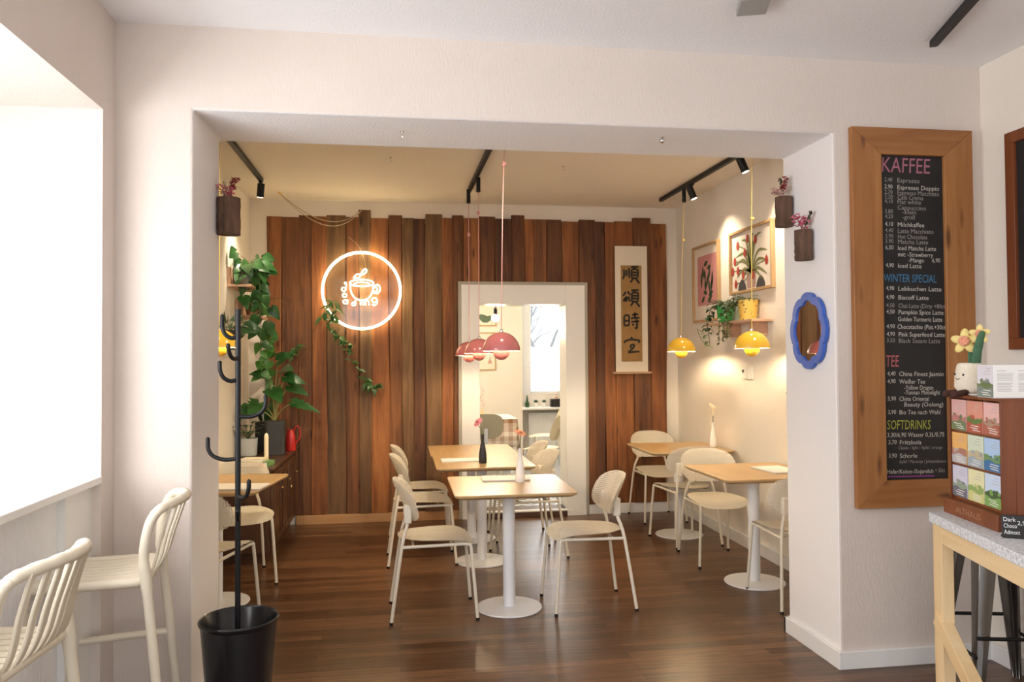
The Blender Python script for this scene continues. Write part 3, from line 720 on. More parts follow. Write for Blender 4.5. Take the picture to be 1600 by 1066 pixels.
# ------------------------------------------------------------------ neon sign
neon = M('lit warm white neon tube', (1.0, 0.80, 0.45), 0.4, emit=11)
t = thing('neon_sign', 'round lit neon sign with a steaming coffee cup on the plank wall', 'sign', (-0.349, 7.262, 2.157))
acr = bpy.data.materials.new('clear acrylic sheet'); acr.use_nodes = True
nt = acr.node_tree; tr = nt.nodes.new('ShaderNodeBsdfTransparent'); gl = nt.nodes.new('ShaderNodeBsdfGlossy'); gl.inputs['Roughness'].default_value = 0.05
mx = nt.nodes.new('ShaderNodeMixShader'); mx.inputs[0].default_value = 0.05
nt.links.new(tr.outputs[0], mx.inputs[1]); nt.links.new(gl.outputs[0], mx.inputs[2]); nt.links.new(mx.outputs[0], nt.nodes['Material Output'].inputs[0])
def ring_pts(cx, cz, rx, rz, a0=0, a1=360, n=40, y=0): return [(cx+rx*cos(R(a0+(a1-a0)*i/n)), y, cz+rz*sin(R(a0+(a1-a0)*i/n))) for i in range(n+1)]
MB().prism([(0.352*cos(2*pi*k/64), 0.352*sin(2*pi*k/64)) for k in range(64)], 0, 0.004, wall_T((0, 0.018, 0), (1, 0, 0), (0, 0, 1))).build('acrylic_back', acr, t)
MB().tube(ring_pts(0, 0, 0.355, 0.355, n=96), 0.0115, 10, caps=False).build('neon_ring', neon, t)
r = 0.0052
mb = MB()
cup = smooth_path([(-0.105, 0, 0.06), (-0.10, 0, 0.0), (-0.075, 0, -0.055), (-0.03, 0, -0.085), (0.03, 0, -0.085), (0.075, 0, -0.055), (0.10, 0, 0.0), (0.105, 0, 0.06)], 5)
mb.tube(cup, r, 8); mb.tube(ring_pts(0, 0.07, 0.108, 0.032), r, 8)
mb.tube(ring_pts(0, 0.06, 0.07, 0.018), r*0.8, 8)
mb.tube(smooth_path([(0.105, 0, 0.04), (0.15, 0, 0.055), (0.168, 0, 0.015), (0.145, 0, -0.025), (0.10, 0, -0.02)], 5), r, 8)
mb.tube(smooth_path([(0.11, 0, 0.025), (0.135, 0, 0.03), (0.143, 0, 0.008), (0.128, 0, -0.008), (0.105, 0, -0.005)], 4), r*0.8, 8)
mb.build('neon_cup', neon, t)
mb = MB()
mb.tube(smooth_path([(-0.075, 0, 0.115), (-0.045, 0, 0.15), (-0.01, 0, 0.145), (-0.03, 0, 0.12), (-0.075, 0, 0.115)], 5), r, 8)
mb.tube(smooth_path([(-0.01, 0, 0.145), (0.01, 0, 0.185), (0.035, 0, 0.20), (0.045, 0, 0.18), (0.02, 0, 0.155), (-0.01, 0, 0.145)], 5), r, 8)
mb.build('neon_steam', neon, t)
rl = 0.0048
def letter(*strokes):
    mb = MB()
    for p in strokes: mb.tube(p, rl, 8)
    mb.build('neon_letter', neon, t)
letter(smooth_path([(-0.16, 0, 0.068), (-0.143, 0, 0.075), (-0.15, 0, 0.058), (-0.135, 0, 0.052)], 3))
letter(ring_pts(-0.163, 0.012, 0.018, 0.017, n=16), smooth_path([(-0.15, 0, 0.025), (-0.138, 0, 0.036)], 2))
letter(ring_pts(-0.155, -0.045, 0.018, 0.017, n=16)); letter(ring_pts(-0.15, -0.105, 0.018, 0.017, n=16), [(-0.132, 0, -0.10), (-0.130, 0, -0.085), (-0.130, 0, -0.125)])
letter(ring_pts(-0.075, -0.125, 0.015, 0.014, n=14), [(-0.060, 0, -0.138), (-0.058, 0, -0.092)])
letter([(-0.012, 0, -0.135), (-0.012, 0, -0.085)]); letter([(0.012, 0, -0.135), (0.012, 0, -0.10)], [(0.012, 0, -0.088), (0.012, 0, -0.084)])
letter(smooth_path([(0.035, 0, -0.135), (0.035, 0, -0.10), (0.055, 0, -0.095), (0.066, 0, -0.11), (0.066, 0, -0.135)], 3))
letter(ring_pts(0.115, -0.088, 0.023, 0.022, n=16), smooth_path([(0.138, 0, -0.088), (0.138, 0, -0.12), (0.115, 0, -0.138), (0.095, 0, -0.128)], 4))
mb = MB(); mb.tube(smooth_path([(0.0, 0.012, 0.36), (-0.04, 0.012, 0.43), (-0.12, 0.02, 0.50)], 4), 0.0018, 6); mb.tube(smooth_path([(0.0, 0.012, 0.36), (0.03, 0.01, 0.27), (0.04, 0.01, 0.20)], 4), 0.0018, 6)
mb.build('sign_wire', M('clear wire', (0.45, 0.35, 0.22), 0.4), t)

# ------------------------------------------------------------------ calligraphy scroll
t = thing('hanging_scroll', 'white hanging scroll with four black brush characters on a gold panel', 'scroll', (2.245, 7.295, 1.985))
MB().box(-0.163, 0.163, -0.002, 0.002, -0.61, 0.62).build('backing_paper', M('off white silk', (0.74, 0.66, 0.53), 0.8, (0.78, 0.70, 0.57), 20), t)
MB().box(-0.105, 0.105, -0.0045, -0.002, -0.505, 0.437).build('gold_panel', M('gold brown paper', (0.30, 0.16, 0.045), 0.7, (0.37, 0.21, 0.065), 12), t)
MB().tube([(-0.195, -0.006, -0.615), (0.195, -0.006, -0.615)], 0.011, 14).build('roller', M('roller wood', (0.55, 0.34, 0.19), 0.5), t)
MB().tube([(-0.163, -0.002, 0.622), (0.163, -0.002, 0.622)], 0.006, 10).build('top_rod', cream_paper, t)
page = [[(.52, .95), (.98, .97)], [(.72, .95), (.66, .82)], [(.56, .80), (.55, .30)], [(.56, .80), (.92, .80), (.92, .30)], [(.57, .64), (.90, .64)], [(.57, .48), (.90, .48)], [(.56, .31), (.92, .31)], [(.64, .28), (.48, .05)], [(.80, .28), (.98, .08), (1.02, .0)]]
chars = [
 ([[(.08, .82), (.10, .45), (.0, .25)], [(.24, .78), (.24, .42)], [(.40, .90), (.41, .30)]] + page, (0.0, 0.345)),
 ([[(.20, .88), (.02, .62)], [(.30, .90), (.46, .68)], [(.26, .60), (.05, .35), (.30, .38)], [(.34, .52), (.46, .30)], [(.10, .42), (.42, .58)]] + page, (0.0, 0.115)),
 ([[(.08, .80), (.08, .22)], [(.08, .80), (.36, .82), (.36, .22)], [(.09, .52), (.35, .53)], [(.08, .24), (.36, .26)], [(.55, .86), (.95, .90)], [(.74, 1.0), (.73, .66)], [(.48, .66), (1.02, .70)], [(.50, .46), (1.0, .50)], [(.84, .62), (.85, .10), (.72, .14)], [(.58, .36), (.66, .24)]], (0.0, -0.11)),
 ([[(.48, 1.0), (.56, .90)], [(.05, .66), (.16, .80)], [(.12, .76), (.50, .86), (1.0, .78), (.92, .66)], [(.42, .52), (.66, .56), (.60, .36), (.30, .14)], [(.42, .50), (.50, .36)], [(.30, .10), (.62, .14), (1.0, .16)]], (0.0, -0.35))]
ink = M('black ink', (0.012, 0.010, 0.008), 0.6)
for strokes, (cx, cz) in chars:
    mb = MB()
    for st in strokes:
        pts = smooth_path([(cx-0.088+0.165*p[0], -0.0052, cz-0.085+0.17*p[1]) for p in st], 3); n = len(pts)
        mb.strip(pts, [0.0165*(0.75+0.5*sin(pi*(0.2+0.7*i/max(1, n-1)))) for i in range(n)], (0, -1, 0))
    mb.build('brush_character', ink, t, smooth=0)

# ------------------------------------------------------------------ framed prints, shelf and pots on the right wall
def local_wall(y_left, z, x=BR): # thing on the right wall: local x runs toward the viewer (-Y), local z up, local -y out of the wall
    return (x, y_left, z)
def print_frame(yl, yr, z0, z1, label, art):
    t = thing('framed_print', label, 'picture', (BR, yl, z0), R(-90), 'framed prints in the back room')
    W, H = yl-yr, z1-z0; d = 0.032; b = 0.022
    mb = MB(); mb.box(0, W, -d, 0, 0, b); mb.box(0, W, -d, 0, H-b, H); mb.box(0, b, -d, 0, b, H-b); mb.box(W-b, W, -d, 0, b, H-b)
    mb.build('frame', wood('pale oak frame', (0.42, 0.25, 0.11), (0.50, 0.31, 0.15), (0.56, 0.36, 0.19), 'z', 0.5, 8, False, 0, 0.05), t, bevel=0.002)
    MB().box(b, W-b, -0.012, -0.004, b, H-b).build('paper_mount', M('print paper', (0.78, 0.70, 0.61), 0.7), t)
    art(t, W, H, -0.0125); return t
def art_leaves(t, W, H, y):
    MB().box(0.09, W-0.06, y-0.001, y+0.001, 0.15, H-0.10).build('pink_field', M('pink print ink', (0.62, 0.27, 0.27), 0.7), t)
    mb = MB(); rnd = random.Random(3)
    for i, (cx, cz, a, l) in enumerate([(.45, .83, 20, .16), (.62, .74, 10, .15), (.30, .66, 95, .20), (.40, .60, 100, .18), (.62, .60, 65, .20), (.22, .52, 88, .24), (.78, .50, 85, .24), (.52, .47, 70, .22), (.42, .40, 95, .20), (.63, .36, 100, .22), (.74, .38, 80, .2), (.42, .25, 170, .15), (.70, .22, 15, .18), (.30, .12, 35, .15), (.65, .12, 25, .2)]):
        x = 0.09+(W-0.15)*cx; z = 0.15+(H-0.25)*cz; a = R(a); L_ = l*0.62
        d = Vector((cos(a), 0, sin(a))); pts = [Vector((x, y-0.0018, z))+d*L_*(k/8-0.5) for k in range(9)]
        mb.strip(pts, [0.001+0.042*sin(pi*k/8) for k in range(9)], (0, -1, 0))
    mb.build('leaf_shapes', M('dark green print ink', (0.035, 0.07, 0.03), 0.7), t, smooth=0)
def art_tulips(t, W, H, y):
    ox, oz = W*0.5, H*0.30
    gm = MB(); rm = MB(); pm = MB()
    heads = [(.16, .80), (.42, .88), (.62, .82), (.35, .64), (.08, .53), (.88, .42), (.16, .35), (.10, .12), (.55, .22), (.02, .36), (.30, .26)]
    for hx, hz in heads:
        x, z = 0.03+(W-0.06)*hx, 0.03+(H-0.06)*hz
        gm.strip(smooth_path([(ox, y-0.0012, oz), (ox+(x-ox)*0.4, y-0.0012, oz+(z-oz)*0.75), (x, y-0.0012, z)], 6), 0.009, (0, -1, 0))
        rm = MB(); n = 20; pts = []
        for k in range(n):
            a = 2*pi*k/n; q = 1+0.16*(max(0, sin(a))**2)*cos(6*(a-pi/2)); pts.append((x+0.024*cos(a)*(1-0.15*sin(a)), y-0.003, z+0.036*sin(a)*q))
        rm.add(pts, [tuple(range(n))]); rm.build('printed_tulip', M('red print ink', (0.40, 0.045, 0.03), 0.7), t, smooth=0)
    for a, l in ((100, .50), (118, .46), (82, .52), (60, .50), (150, .42), (165, .40), (28, .42), (8, .40), (190, .36), (-15, .38), (205, .25), (-30, .3), (72, .36), (128, .3)):
        a = R(a); ex, ez = ox+l*0.85*cos(a)*W*1.15, oz+l*sin(a)*H*1.2+0.05
        ex = min(max(ex, 0.03), W-0.03); ez = min(max(ez, 0.03), H-0.03)
        pts = smooth_path([(ox, y-0.002, oz), (ox+(ex-ox)*0.45, y-0.002, oz+(ez-oz)*0.7+0.03), (ex, y-0.002, ez-0.03)], 8); n = len(pts)
        gm.strip(pts, [0.003+0.020*sin(pi*min(1, 0.15+0.85*i/(n-1))) for i in range(n)], (0, -1, 0))
    gm.build('printed_stems', M('olive print ink', (0.20, 0.20, 0.075), 0.7), t, smooth=0)
    pm.strip([(ox-0.0, y-0.0006, 0.03+0.3*H*k/6) for k in range(7)], [0.13, .15, .16, .16, .15, .13, .12], (0, -1, 0))
    pm.build('printed_vase', M('mauve print ink', (0.45, 0.28, 0.25), 0.7), t, smooth=0)
    for q in (-0.16, 0.16):
        dm = MB().strip([(ox+q+0.0*k, y-0.0016, 0.025+0.09*k/5) for k in range(6)], [0.15, .145, .13, .105, .07, .01], (0, -1, 0))
        dm.build('printed_bowl', M('dark print ink', (0.06, 0.055, 0.06), 0.7), t, smooth=0)
print_frame(6.87, 6.29, 1.835, 2.535, 'narrow framed print of dark green leaves on pink', art_leaves)
print_frame(6.06, 5.315, 2.028, 2.54, 'framed print of red tulips in a vase', art_tulips)

t = thing('wall_shelf', 'small pale wooden wall shelf holding the green and yellow pots', 'shelf', (BR, 6.22, 1.80), R(-90))
sm = wood('pale shelf wood', (0.55, 0.32, 0.20), (0.62, 0.38, 0.25), (0.66, 0.43, 0.29), 'x', 0.5, 8, False, 0, 0.05)
MB().box(0, 0.86, -0.17, 0, -0.02, 0).build('shelf_board', sm, t, bevel=0.003)
for x in (0.20, 0.66): MB().box(x, x+0.11, -0.10, 0, -0.12, -0.02).build('bracket', sm, t, bevel=0.003)

def pot_prof(rb, rt, h): return [(0.0, 0), (rb, 0), (rt, h), (rt*0.93, h), (rt*0.9, h-0.02), (0.0, h-0.02)]
def rand_dir(rng, up=0.3): 
    a = rng.uniform(0, 2*pi); return Vector((cos(a), sin(a), rng.uniform(-0.4, 1)*up)).normalized()
def trailing(mb, sm_, start, path, rng, leaf_len, leaf_w, n, heart=0.5, spread=0.02, out=None):
    pts = smooth_path([Vector(start)+Vector(p) for p in path], 8); sm_.tube(pts, 0.0022, 6)
    for i in range(n):
        k = int((len(pts)-1)*(i+0.6)/n); p = pts[k]; d = rand_dir(rng, 0.5); d.z -= 0.35; nr = Vector((0, 0, 1))
        if out: d = Vector((rng.uniform(-.8, .8), rng.uniform(-.6, .3), rng.uniform(-1.2, -.1))); nr = Vector(out)+rand_dir(rng)*0.45
        q = p + d*spread; sm_.tube([p, q], 0.0013, 5)
        l = leaf_len*rng.uniform(0.65, 1.1); mb.leaf(q, d, nr, l, leaf_w*l/leaf_len, 0.3, heart)
def bush(mb, sm_, c, rng, n, R_, leaf_len, leaf_w, heart=0.5, flat=0.8, droop=0.3, out=None):
    for i in range(n):
        d = rand_dir(rng, 1.0); d.z = abs(d.z)*flat+0.05; p = Vector(c)+d*R_*rng.uniform(0.3, 1.0)
        sm_.tube(smooth_path([Vector(c), Vector(c)+Vector((d.x*.3, d.y*.3, d.z*.8+.1))*R_*.6, p], 3), 0.0015, 5)
        l = leaf_len*rng.uniform(0.7, 1.15); dd = Vector((d.x, d.y, d.z*0.3-droop)).normalized(); nr = (Vector(out)+rand_dir(rng)*0.5) if out else (0, 0, 1); mb.leaf(p, dd, nr, l, leaf_w*l/leaf_len, 0.25, heart)
t = thing('potted_ivy', 'trailing dark ivy in a bright green pot on the wall shelf', 'plant', (BR-0.085, 6.02, 1.80))
MB().lathe(pot_prof(0.052, 0.072, 0.14), 32).build('pot', M('bright green plastic', (0.02, 0.36, 0.06), 0.3), t)
mb, sb = MB(), MB(); rng = random.Random(11)
bush(mb, sb, (0, 0.01, 0.13), rng, 70, 0.135, 0.042, 0.036)
for p in ([(0, 0, 0.12), (-0.07, 0.09, 0.13), (-0.08, 0.16, 0.04), (-0.08, 0.18, -0.05)], [(0, 0, 0.12), (-0.08, 0.06, 0.14), (-0.10, 0.12, 0.02), (-0.09, 0.13, -0.10)], [(0, 0, 0.12), (-0.05, -0.09, 0.15), (-0.08, -0.18, 0.05), (-0.11, -0.20, -0.16)], [(0, 0, 0.12), (-0.05, -0.12, 0.14), (-0.08, -0.22, 0.05), (-0.105, -0.25, -0.15)]):
    trailing(mb, sb, (0, 0, 0), p, rng, 0.045, 0.042, 22)
mb.clamp(0, -9, 0.075); sb.clamp(0, -9, 0.075)
f = mb.build('ivy_leaves', leaf_dark, t, smooth=60); sb.build('ivy_stems', stem_mat, t)
mb, sb = MB(), MB()
trailing(mb, sb, (0, 0, 0), [(-0.09, 0.13, -0.10), (-0.08, 0.14, -0.18), (-0.07, 0.26, -0.17), (-0.06, 0.40, -0.10), (-0.06, 0.46, -0.03)], rng, 0.05, 0.05, 9)
mb.build('young_leaves', leaf_bright, t, smooth=60); sb.build('runner', stem_mat, t)
t = thing('potted_trailer', 'small leaved trailing plant in a speckled yellow pot on the wall shelf', 'plant', (BR-0.085, 5.60, 1.80))
yp = M('yellow speckled ceramic', (0.80, 0.52, 0.10), 0.4)
nt = yp.node_tree; tc = nt.nodes.new('ShaderNodeTexCoord'); vo = nt.nodes.new('ShaderNodeTexVoronoi'); vo.inputs['Scale'].default_value = 38; nt.links.new(tc.outputs['Object'], vo.inputs['Vector'])
cr = nt.nodes.new('ShaderNodeValToRGB'); cr.color_ramp.interpolation = 'CONSTANT'; cr.color_ramp.elements[0].color = (0.02, 0.012, 0.01, 1); cr.color_ramp.elements[1].position = 0.22; cr.color_ramp.elements[1].color = (0.80, 0.52, 0.10, 1)
nt.links.new(vo.outputs['Distance'], cr.inputs[0]); nt.links.new(cr.outputs[0], nt.nodes['Principled BSDF'].inputs['Base Color'])
MB().lathe(pot_prof(0.062, 0.078, 0.155), 32).build('pot', yp, t)
mb, sb = MB(), MB()
bush(mb, sb, (0, 0.02, 0.13), rng, 45, 0.12, 0.030, 0.024)
for p in ([(0, 0, .13), (-.08, .05, .15), (-.10, .12, .02), (-.10, .16, -.12)], [(0, 0, .13), (-.09, .06, .15), (-.12, .17, .0), (-.115, .22, -.16)], [(0, 0, .13), (-.09, .02, .16), (-.12, .09, .04), (-.115, .11, -.10)], [(0, 0, .13), (-.08, .0, .16), (-.12, .24, .03), (-.115, .28, -.18)]):
    trailing(mb, sb, (0, 0, 0), p, rng, 0.028, 0.024, 30)
mb.clamp(0, -9, 0.075); sb.clamp(0, -9, 0.075)
mb.build('trailing_leaves', M('grey green leaf', (0.045, 0.075, 0.03), 0.5, (0.10, 0.13, 0.06), 20), t, smooth=60); sb.build('trailing_stems', stem_mat, t)

t = thing('thermostat', 'white room thermostat on the right wall', 'thermostat', (BR, 5.87, 1.345), R(-90))
MB().box(0, 0.10, -0.022, 0, 0, 0.095).build('housing', M('white plastic', (0.80, 0.77, 0.70), 0.4), t, bevel=0.004)
MB().box(0.02, 0.05, -0.024, -0.022, 0.048, 0.072).build('display', M('grey green display', (0.10, 0.12, 0.08), 0.2), t)
MB().box(0.085, 0.17, -0.016, 0, -0.004, 0.10).build('cover_plate', M('white plastic', (0.80, 0.77, 0.70), 0.4), t, bevel=0.003)
o = MB().lathe([(0, 0), (0.006, 0), (0.005, 0.022), (0.002, 0.03), (0, 0.03)], 10, T=Matrix.Rotation(R(-90), 4, 'Y')).build('wall_hook', M('dark screw', (0.1, 0.08, 0.06), 0.5)); o.location = (BR, 5.135, 1.26); tag(o, 'tiny dark hook on the right wall near the pillar edge', 'hook')

# ------------------------------------------------------------------ passage pillar: mirror, bark vases
t = thing('wall_mirror', 'blue scalloped oval mirror on the right pillar', 'mirror', (JR-0.003, 3.745, 1.653), R(-91.4))
def scal(k, n=160, inner=False):
    p = []
    for i in range(n):
        a = 2*pi*i/n; lob = abs(cos(4*a)); rr = 1.0 - 0.085*(1-lob**0.6) if not inner else 1.0-0.10*(1-lob)
        p.append((0.182*k*rr*cos(a), 0.20*k*rr*sin(a)*1.0))
    return p
T = wall_T((0, 0, 0), (1, 0, 0), (0, 0, 1))
out, inn = scal(1.0), scal(0.80, inner=True)
n = len(out); vs = []; fs = []
for y_ in (0.0, -0.02):
    for p in out: vs.append((p[0], y_, p[1]))
    for p in inn: vs.append((p[0], y_, p[1]))
for i in range(n):
    j = (i+1) % n
    fs += [(2*n+i, 2*n+j, 3*n+j, 3*n+i), (i, n+i, n+j, j), (i, j, 2*n+j, 2*n+i), (n+i, 3*n+i, 3*n+j, n+j)]
MB().add(vs, fs).build('scalloped_frame', M('cobalt blue paint', (0.035, 0.115, 0.50), 0.35), t, smooth=30)
MB().add([(p[0], -0.012, p[1]) for p in inn], [tuple(range(n))]).build('mirror_glass', M('mirror', (0.82, 0.82, 0.82), 0.01, metal=1.0), t, smooth=0)

bark = M('rough brown bark', (0.055, 0.028, 0.017), 0.9, (0.18, 0.098, 0.06), 30, (1, 1, 0.25), bump=1.0, bscale=40)
pinkf = M('dried pink flower', (0.72, 0.13, 0.22), 0.8, (0.86, 0.33, 0.42), 40)
redf = M('dried red flower', (0.33, 0.04, 0.05), 0.8, (0.50, 0.10, 0.09), 40)
palef = M('dried pale pink flower', (0.72, 0.42, 0.40), 0.8, (0.80, 0.55, 0.50), 40)
darkf = M('dried dark foliage', (0.03, 0.035, 0.02), 0.8)
def bark_vase(loc, r, h, label, sprigs, seed):
    t = thing('bark_vase', label, 'vase', loc, 0, 'bark vases on the passage pillars'); rg = random.Random(seed); random.seed(seed)
    mb = MB(); nz = 10
    mb.lathe([(0, 0), (r*0.98, 0)]+[(r*(1+rg.uniform(-.03, .03)), h*k/nz) for k in range(nz+1)]+[(r*0.8, h), (r*0.78, h-0.03), (0, h-0.03)], 30, wob=0.025)
    mb.build('bark_log', bark, t, smooth=50)
    for name, mat, dx, dy, hh, n, blob in sprigs:
        fm = MB(); ssm = MB()
        tip = Vector((dx, dy, h+hh)); pts = smooth_path([(0, 0, h-0.03), (dx*0.4, dy*0.4, h+hh*0.4), tip], 5); ssm.tube(pts, 0.0018, 6)
        for q in range(n):
            p = pts[rg.randint(len(pts)//2, len(pts)-1)]+Vector((rg.uniform(-1, 1), rg.uniform(-1, 1), rg.uniform(-1, 1)))*blob
            if name == 'dark_sprig': fm.leaf(p, (rg.uniform(-.4, .4), rg.uniform(-.4, .4), 1), (1, 0.3, 0), 0.022, 0.009, 0.1)
            else:
                for z in range(5): d = rand_dir(rg, 1.0); fm.leaf(p, d, (0, 0, 1), 0.017, 0.013, 0.1, n=3)
        f = fm.build(name, mat, t, smooth=60); ssm.build('sprig_stem', stem_mat, f)
    return t
bark_vase((JL+0.056, 3.965, 2.14), 0.055, 0.183, 'bark log vase with red and pink sprigs on the left pillar',
    [('pink_sprig', pinkf, -0.045, -0.02, 0.05, 14, 0.016), ('pink_sprig', pinkf, 0.015, -0.02, 0.035, 18, 0.018), ('red_sprig', redf, 0.035, 0.0, 0.085, 22, 0.014), ('dark_sprig', darkf, -0.03, 0.01, 0.085, 14, 0.006), ('dark_sprig', darkf, 0.012, 0.01, 0.075, 14, 0.006)], 5)
bark_vase((JR-0.047, 3.925, 2.225), 0.045, 0.163, 'bark log vase with pale pink blossom, upper of two on the right pillar',
    [('pale_sprig', palef, -0.04, 0.03, 0.035, 22, 0.017), ('pale_sprig', palef, -0.01, -0.02, 0.03, 12, 0.015), ('red_sprig', redf, 0.0, -0.02, 0.095, 22, 0.013), ('dark_sprig', darkf, -0.015, 0.0, 0.085, 14, 0.01)], 6)
bark_vase((JR-0.047, 3.725, 2.017), 0.044, 0.157, 'bark log vase with bright pink blossom, lower of two on the right pillar',
    [('pink_sprig', pinkf, -0.035, 0.01, 0.075, 26, 0.017), ('pink_sprig', pinkf, -0.01, -0.01, 0.04, 16, 0.016), ('pink_sprig', pinkf, 0.012, -0.025, 0.05, 12, 0.014), ('dark_sprig', darkf, 0.02, -0.045, 0.075, 16, 0.008)], 8)

# ------------------------------------------------------------------ chalkboards
t = thing('menu_chalkboard', 'tall black menu chalkboard in a wide honey coloured wooden frame', 'chalkboard', (2.20, YF-0.001, 0.775))
W, H, Bf = 0.655, 1.875, 0.157
D = 0.032
def bar(poly, mat, nm): MB().prism(poly, 0, D, wall_T((0, 0, 0), (1, 0, 0), (0, 0, 1))).build(nm, mat, t, bevel=0.003)
bar([(0, 0), (Bf, Bf*0.85), (Bf, H-Bf*0.85), (0, H)], frame_wood, 'frame_side'); bar([(W, 0), (W, H), (W-Bf, H-Bf*0.85), (W-Bf, Bf*0.85)], frame_wood, 'frame_side')
bar([(0, H), (Bf, H-Bf*0.85), (W-Bf, H-Bf*0.85), (W, H)], frame_wood_h, 'frame_rail'); bar([(0, 0), (W, 0), (W-Bf, Bf*0.85), (Bf, Bf*0.85)], frame_wood_h, 'frame_rail')
MB().box(Bf, W-Bf, -0.014, 0, Bf*0.85, H-Bf*0.85).build('black_panel', chalk_black, t)
PY = -0.0148; px0 = 0.159; ptop = 2.521-0.775
def bx_(xpx, ypx): # position on the panel from the lettering's grid: columns and rows as written
    return ((xpx-1376.0-(ypx-240)*0.014)*0.00335+px0, PY, ptop-(ypx-243.0)*0.003157)
chalk = {k: M('chalk '+k, c, 0.9) for k, c in dict(white=(0.60, 0.56, 0.50), grey=(0.33, 0.30, 0.28), pink=(0.42, 0.15, 0.20), blue=(0.06, 0.20, 0.36), red=(0.50, 0.13, 0.13), green=(0.40, 0.42, 0.06), magenta=(0.30, 0.06, 0.28)).items()}
lt = {k: MB() for k in ('pink', 'blue', 'red', 'green', 'white', 'grey', 'magenta')}
def wr(col, x, y, s, px_w, cap):
    o = bx_(x, y); add_text(lt[col], s, wall_T(o, (1, 0, -0.012), (0.06, 0, 1)), cap*0.003157/0.70, px_w*0.00335 if px_w else None, 0.92)
wr('pink', 1379, 271, 'KAFFEE', 78, 24); wr('blue', 1381, 444, 'WINTER SPECIAL', 86, 12.5); wr('red', 1384, 577, 'TEE', 21, 18); wr('green', 1386, 675, 'SOFTDRINKS', 70, 14.5)
MENU = []
rows = [(287, '2,40', 'Espresso', 0, 36, 'grey'), (298, '2,90', 'Espresso Doppio', 0, 68, 'white'), (306.5, '2,70', 'Espresso Macchiato', 0, 68, 'grey'), (314, '3,20', 'Café Crema', 0, 42, 'grey'), (321, '4,10', 'Flat white', 0, 38, 'grey'), (330, '', 'Cappuccino', 0, 46, 'grey'), (337, '3,80', '-klein', 8, 22, 'grey'), (345, '4,20', '-groß', 8, 20, 'grey'), (357, '4,10', 'Milchkaffee', 0, 43, 'white'), (367, '4,40', 'Latte Macchiato', 0, 58, 'grey'), (376, '3,90', 'Hot Chocolate', 0, 48, 'grey'), (384, '3,90', 'Matcha Latte', 0, 49, 'grey'), (394, '6,50', 'Iced Matcha Latte', 0, 62, 'white'), (404, '', 'mit: -Strawberry', 0, 57, 'white'), (413, '', '-Mango', 17, 25, 'white'), (422, '4,90', 'Iced Latte', 0, 38, 'white'),
 (458, '4,90', 'Lebkuchen Latte', 0, 70, 'white'), (472, '4,90', 'Biscoff Latte', 0, 49, 'white'), (485, '4,50', 'Chai Latte (Dirty +80ct)', 0, 78, 'grey'), (495, '4,50', 'Pumpkin Spice Latte', 0, 73, 'white'), (506, '', 'Golden Turmeric Latte', -1, 72, 'white'), (518, '4,90', 'Chocotachio (Pist.+30ct)', -2, 80, 'white'), (530, '4,90', 'Pink Superfood Latte', 0, 75, 'white'), (540, '3,50', 'Black Sesam Latte', 0, 67, 'grey'),
 (592, '4,40', 'China Finest Jasmin', 0, 72, 'white'), (604, '4,90', 'Weißer Tee', 0, 42, 'white'), (613.5, '', '-Yellow Dragon', 8, 47, 'white'), (621, '', '-Yunnan Moonlight', 8, 58, 'white'), (631, '5,90', 'China Oriental', 0, 48, 'white'), (640, '', 'Beauty (Oolong)', 8, 63, 'white'), (652, '3,90', 'Bio Tee nach Wahl', 0, 66, 'white'), (699, '3,70', 'Fritzkola', 0, 35, 'white'), (720, '3,90', 'Schorle', 0, 28, 'white')]
def line_part(col, items, nm='menu_line'):
    lt[col] = MB()
    for it in items: wr(col, *it)
    lt[col].build(nm, chalk[col], t, smooth=0)
for y, pr, s, ind, wd, col in rows:
    its = [(1404+ind+(y-287)*0.005, y, s, wd, 7)]
    line_part(col, its)
    if pr: line_part(col, [(1383+(y-287)*0.012, y-1, pr, 13, 6.5)], 'menu_price')
    if s == '-Mango': line_part(col, [(1460, 413, '6,90', 13, 7)], 'menu_price')
for it in ((1386, 687, '3,30/6,90 Wasser 0,3L/0,75', 92, 7), (1404, 706.5, 'Classic / light / Apfel / orange', 71, 5), (1405, 728, 'Apfel / Maracuja / Johannisbeere', 76, 5)): line_part('white' if it[1] < 700 else 'grey', [it])
line_part('white', [(1386, 744, 'Hafer/Kokos-/Sojamilch', 74, 6.5)]); line_part('grey', [(1463, 744, '+ 50ct', 16, 6.5)], 'menu_price')
lt['white'] = lt['grey'] = None
a, b2 = bx_(1387, 748.5), bx_(1462, 749.5); lt['magenta'].strip([a, b2], 0.006, (0, -1, 0))
names = dict(pink='coffee_heading', blue='winter_heading', red='tea_heading', green='softdrinks_heading', white='chalk_writing', grey='faint_writing', magenta='chalk_underline')
for k, m_ in lt.items():
    if m_: m_.build(names[k], chalk[k], t, smooth=0)
t = thing('wall_chalkboard', 'second chalkboard in a narrow brown frame at the right picture edge', 'chalkboard', (XR, 3.33, 1.545), R(-90))
W, H, b = 0.80, 1.045, 0.055
mb = MB(); mb.box(0, W, -0.03, 0, 0, b); mb.box(0, W, -0.03, 0, H-b, H); mb.box(0, b, -0.03, 0, b, H-b); mb.box(W-b, W, -0.03, 0, b, H-b)
mb.build('frame', display_wood, t, bevel=0.002)
MB().box(b, W-b, -0.014, 0, b, H-b).build('black_panel', chalk_black, t)
mb = MB()
for zz, s in ((0.80, 'BAGELS'), (0.47, 'KUCHEN'), (0.22, 'EXTRA')):
    for q in range(3): mb.strip([(0.13+0.03*q, -0.0148, zz-0.02), (0.13+0.03*q, -0.0148, zz+0.03)], 0.006, (0, -1, 0))
    mb.strip([(0.125, -0.0148, zz+0.03), (0.20, -0.0148, zz+0.03)], 0.006, (0, -1, 0))
mb.build('chalk_writing', chalk['blue'], t, smooth=0)

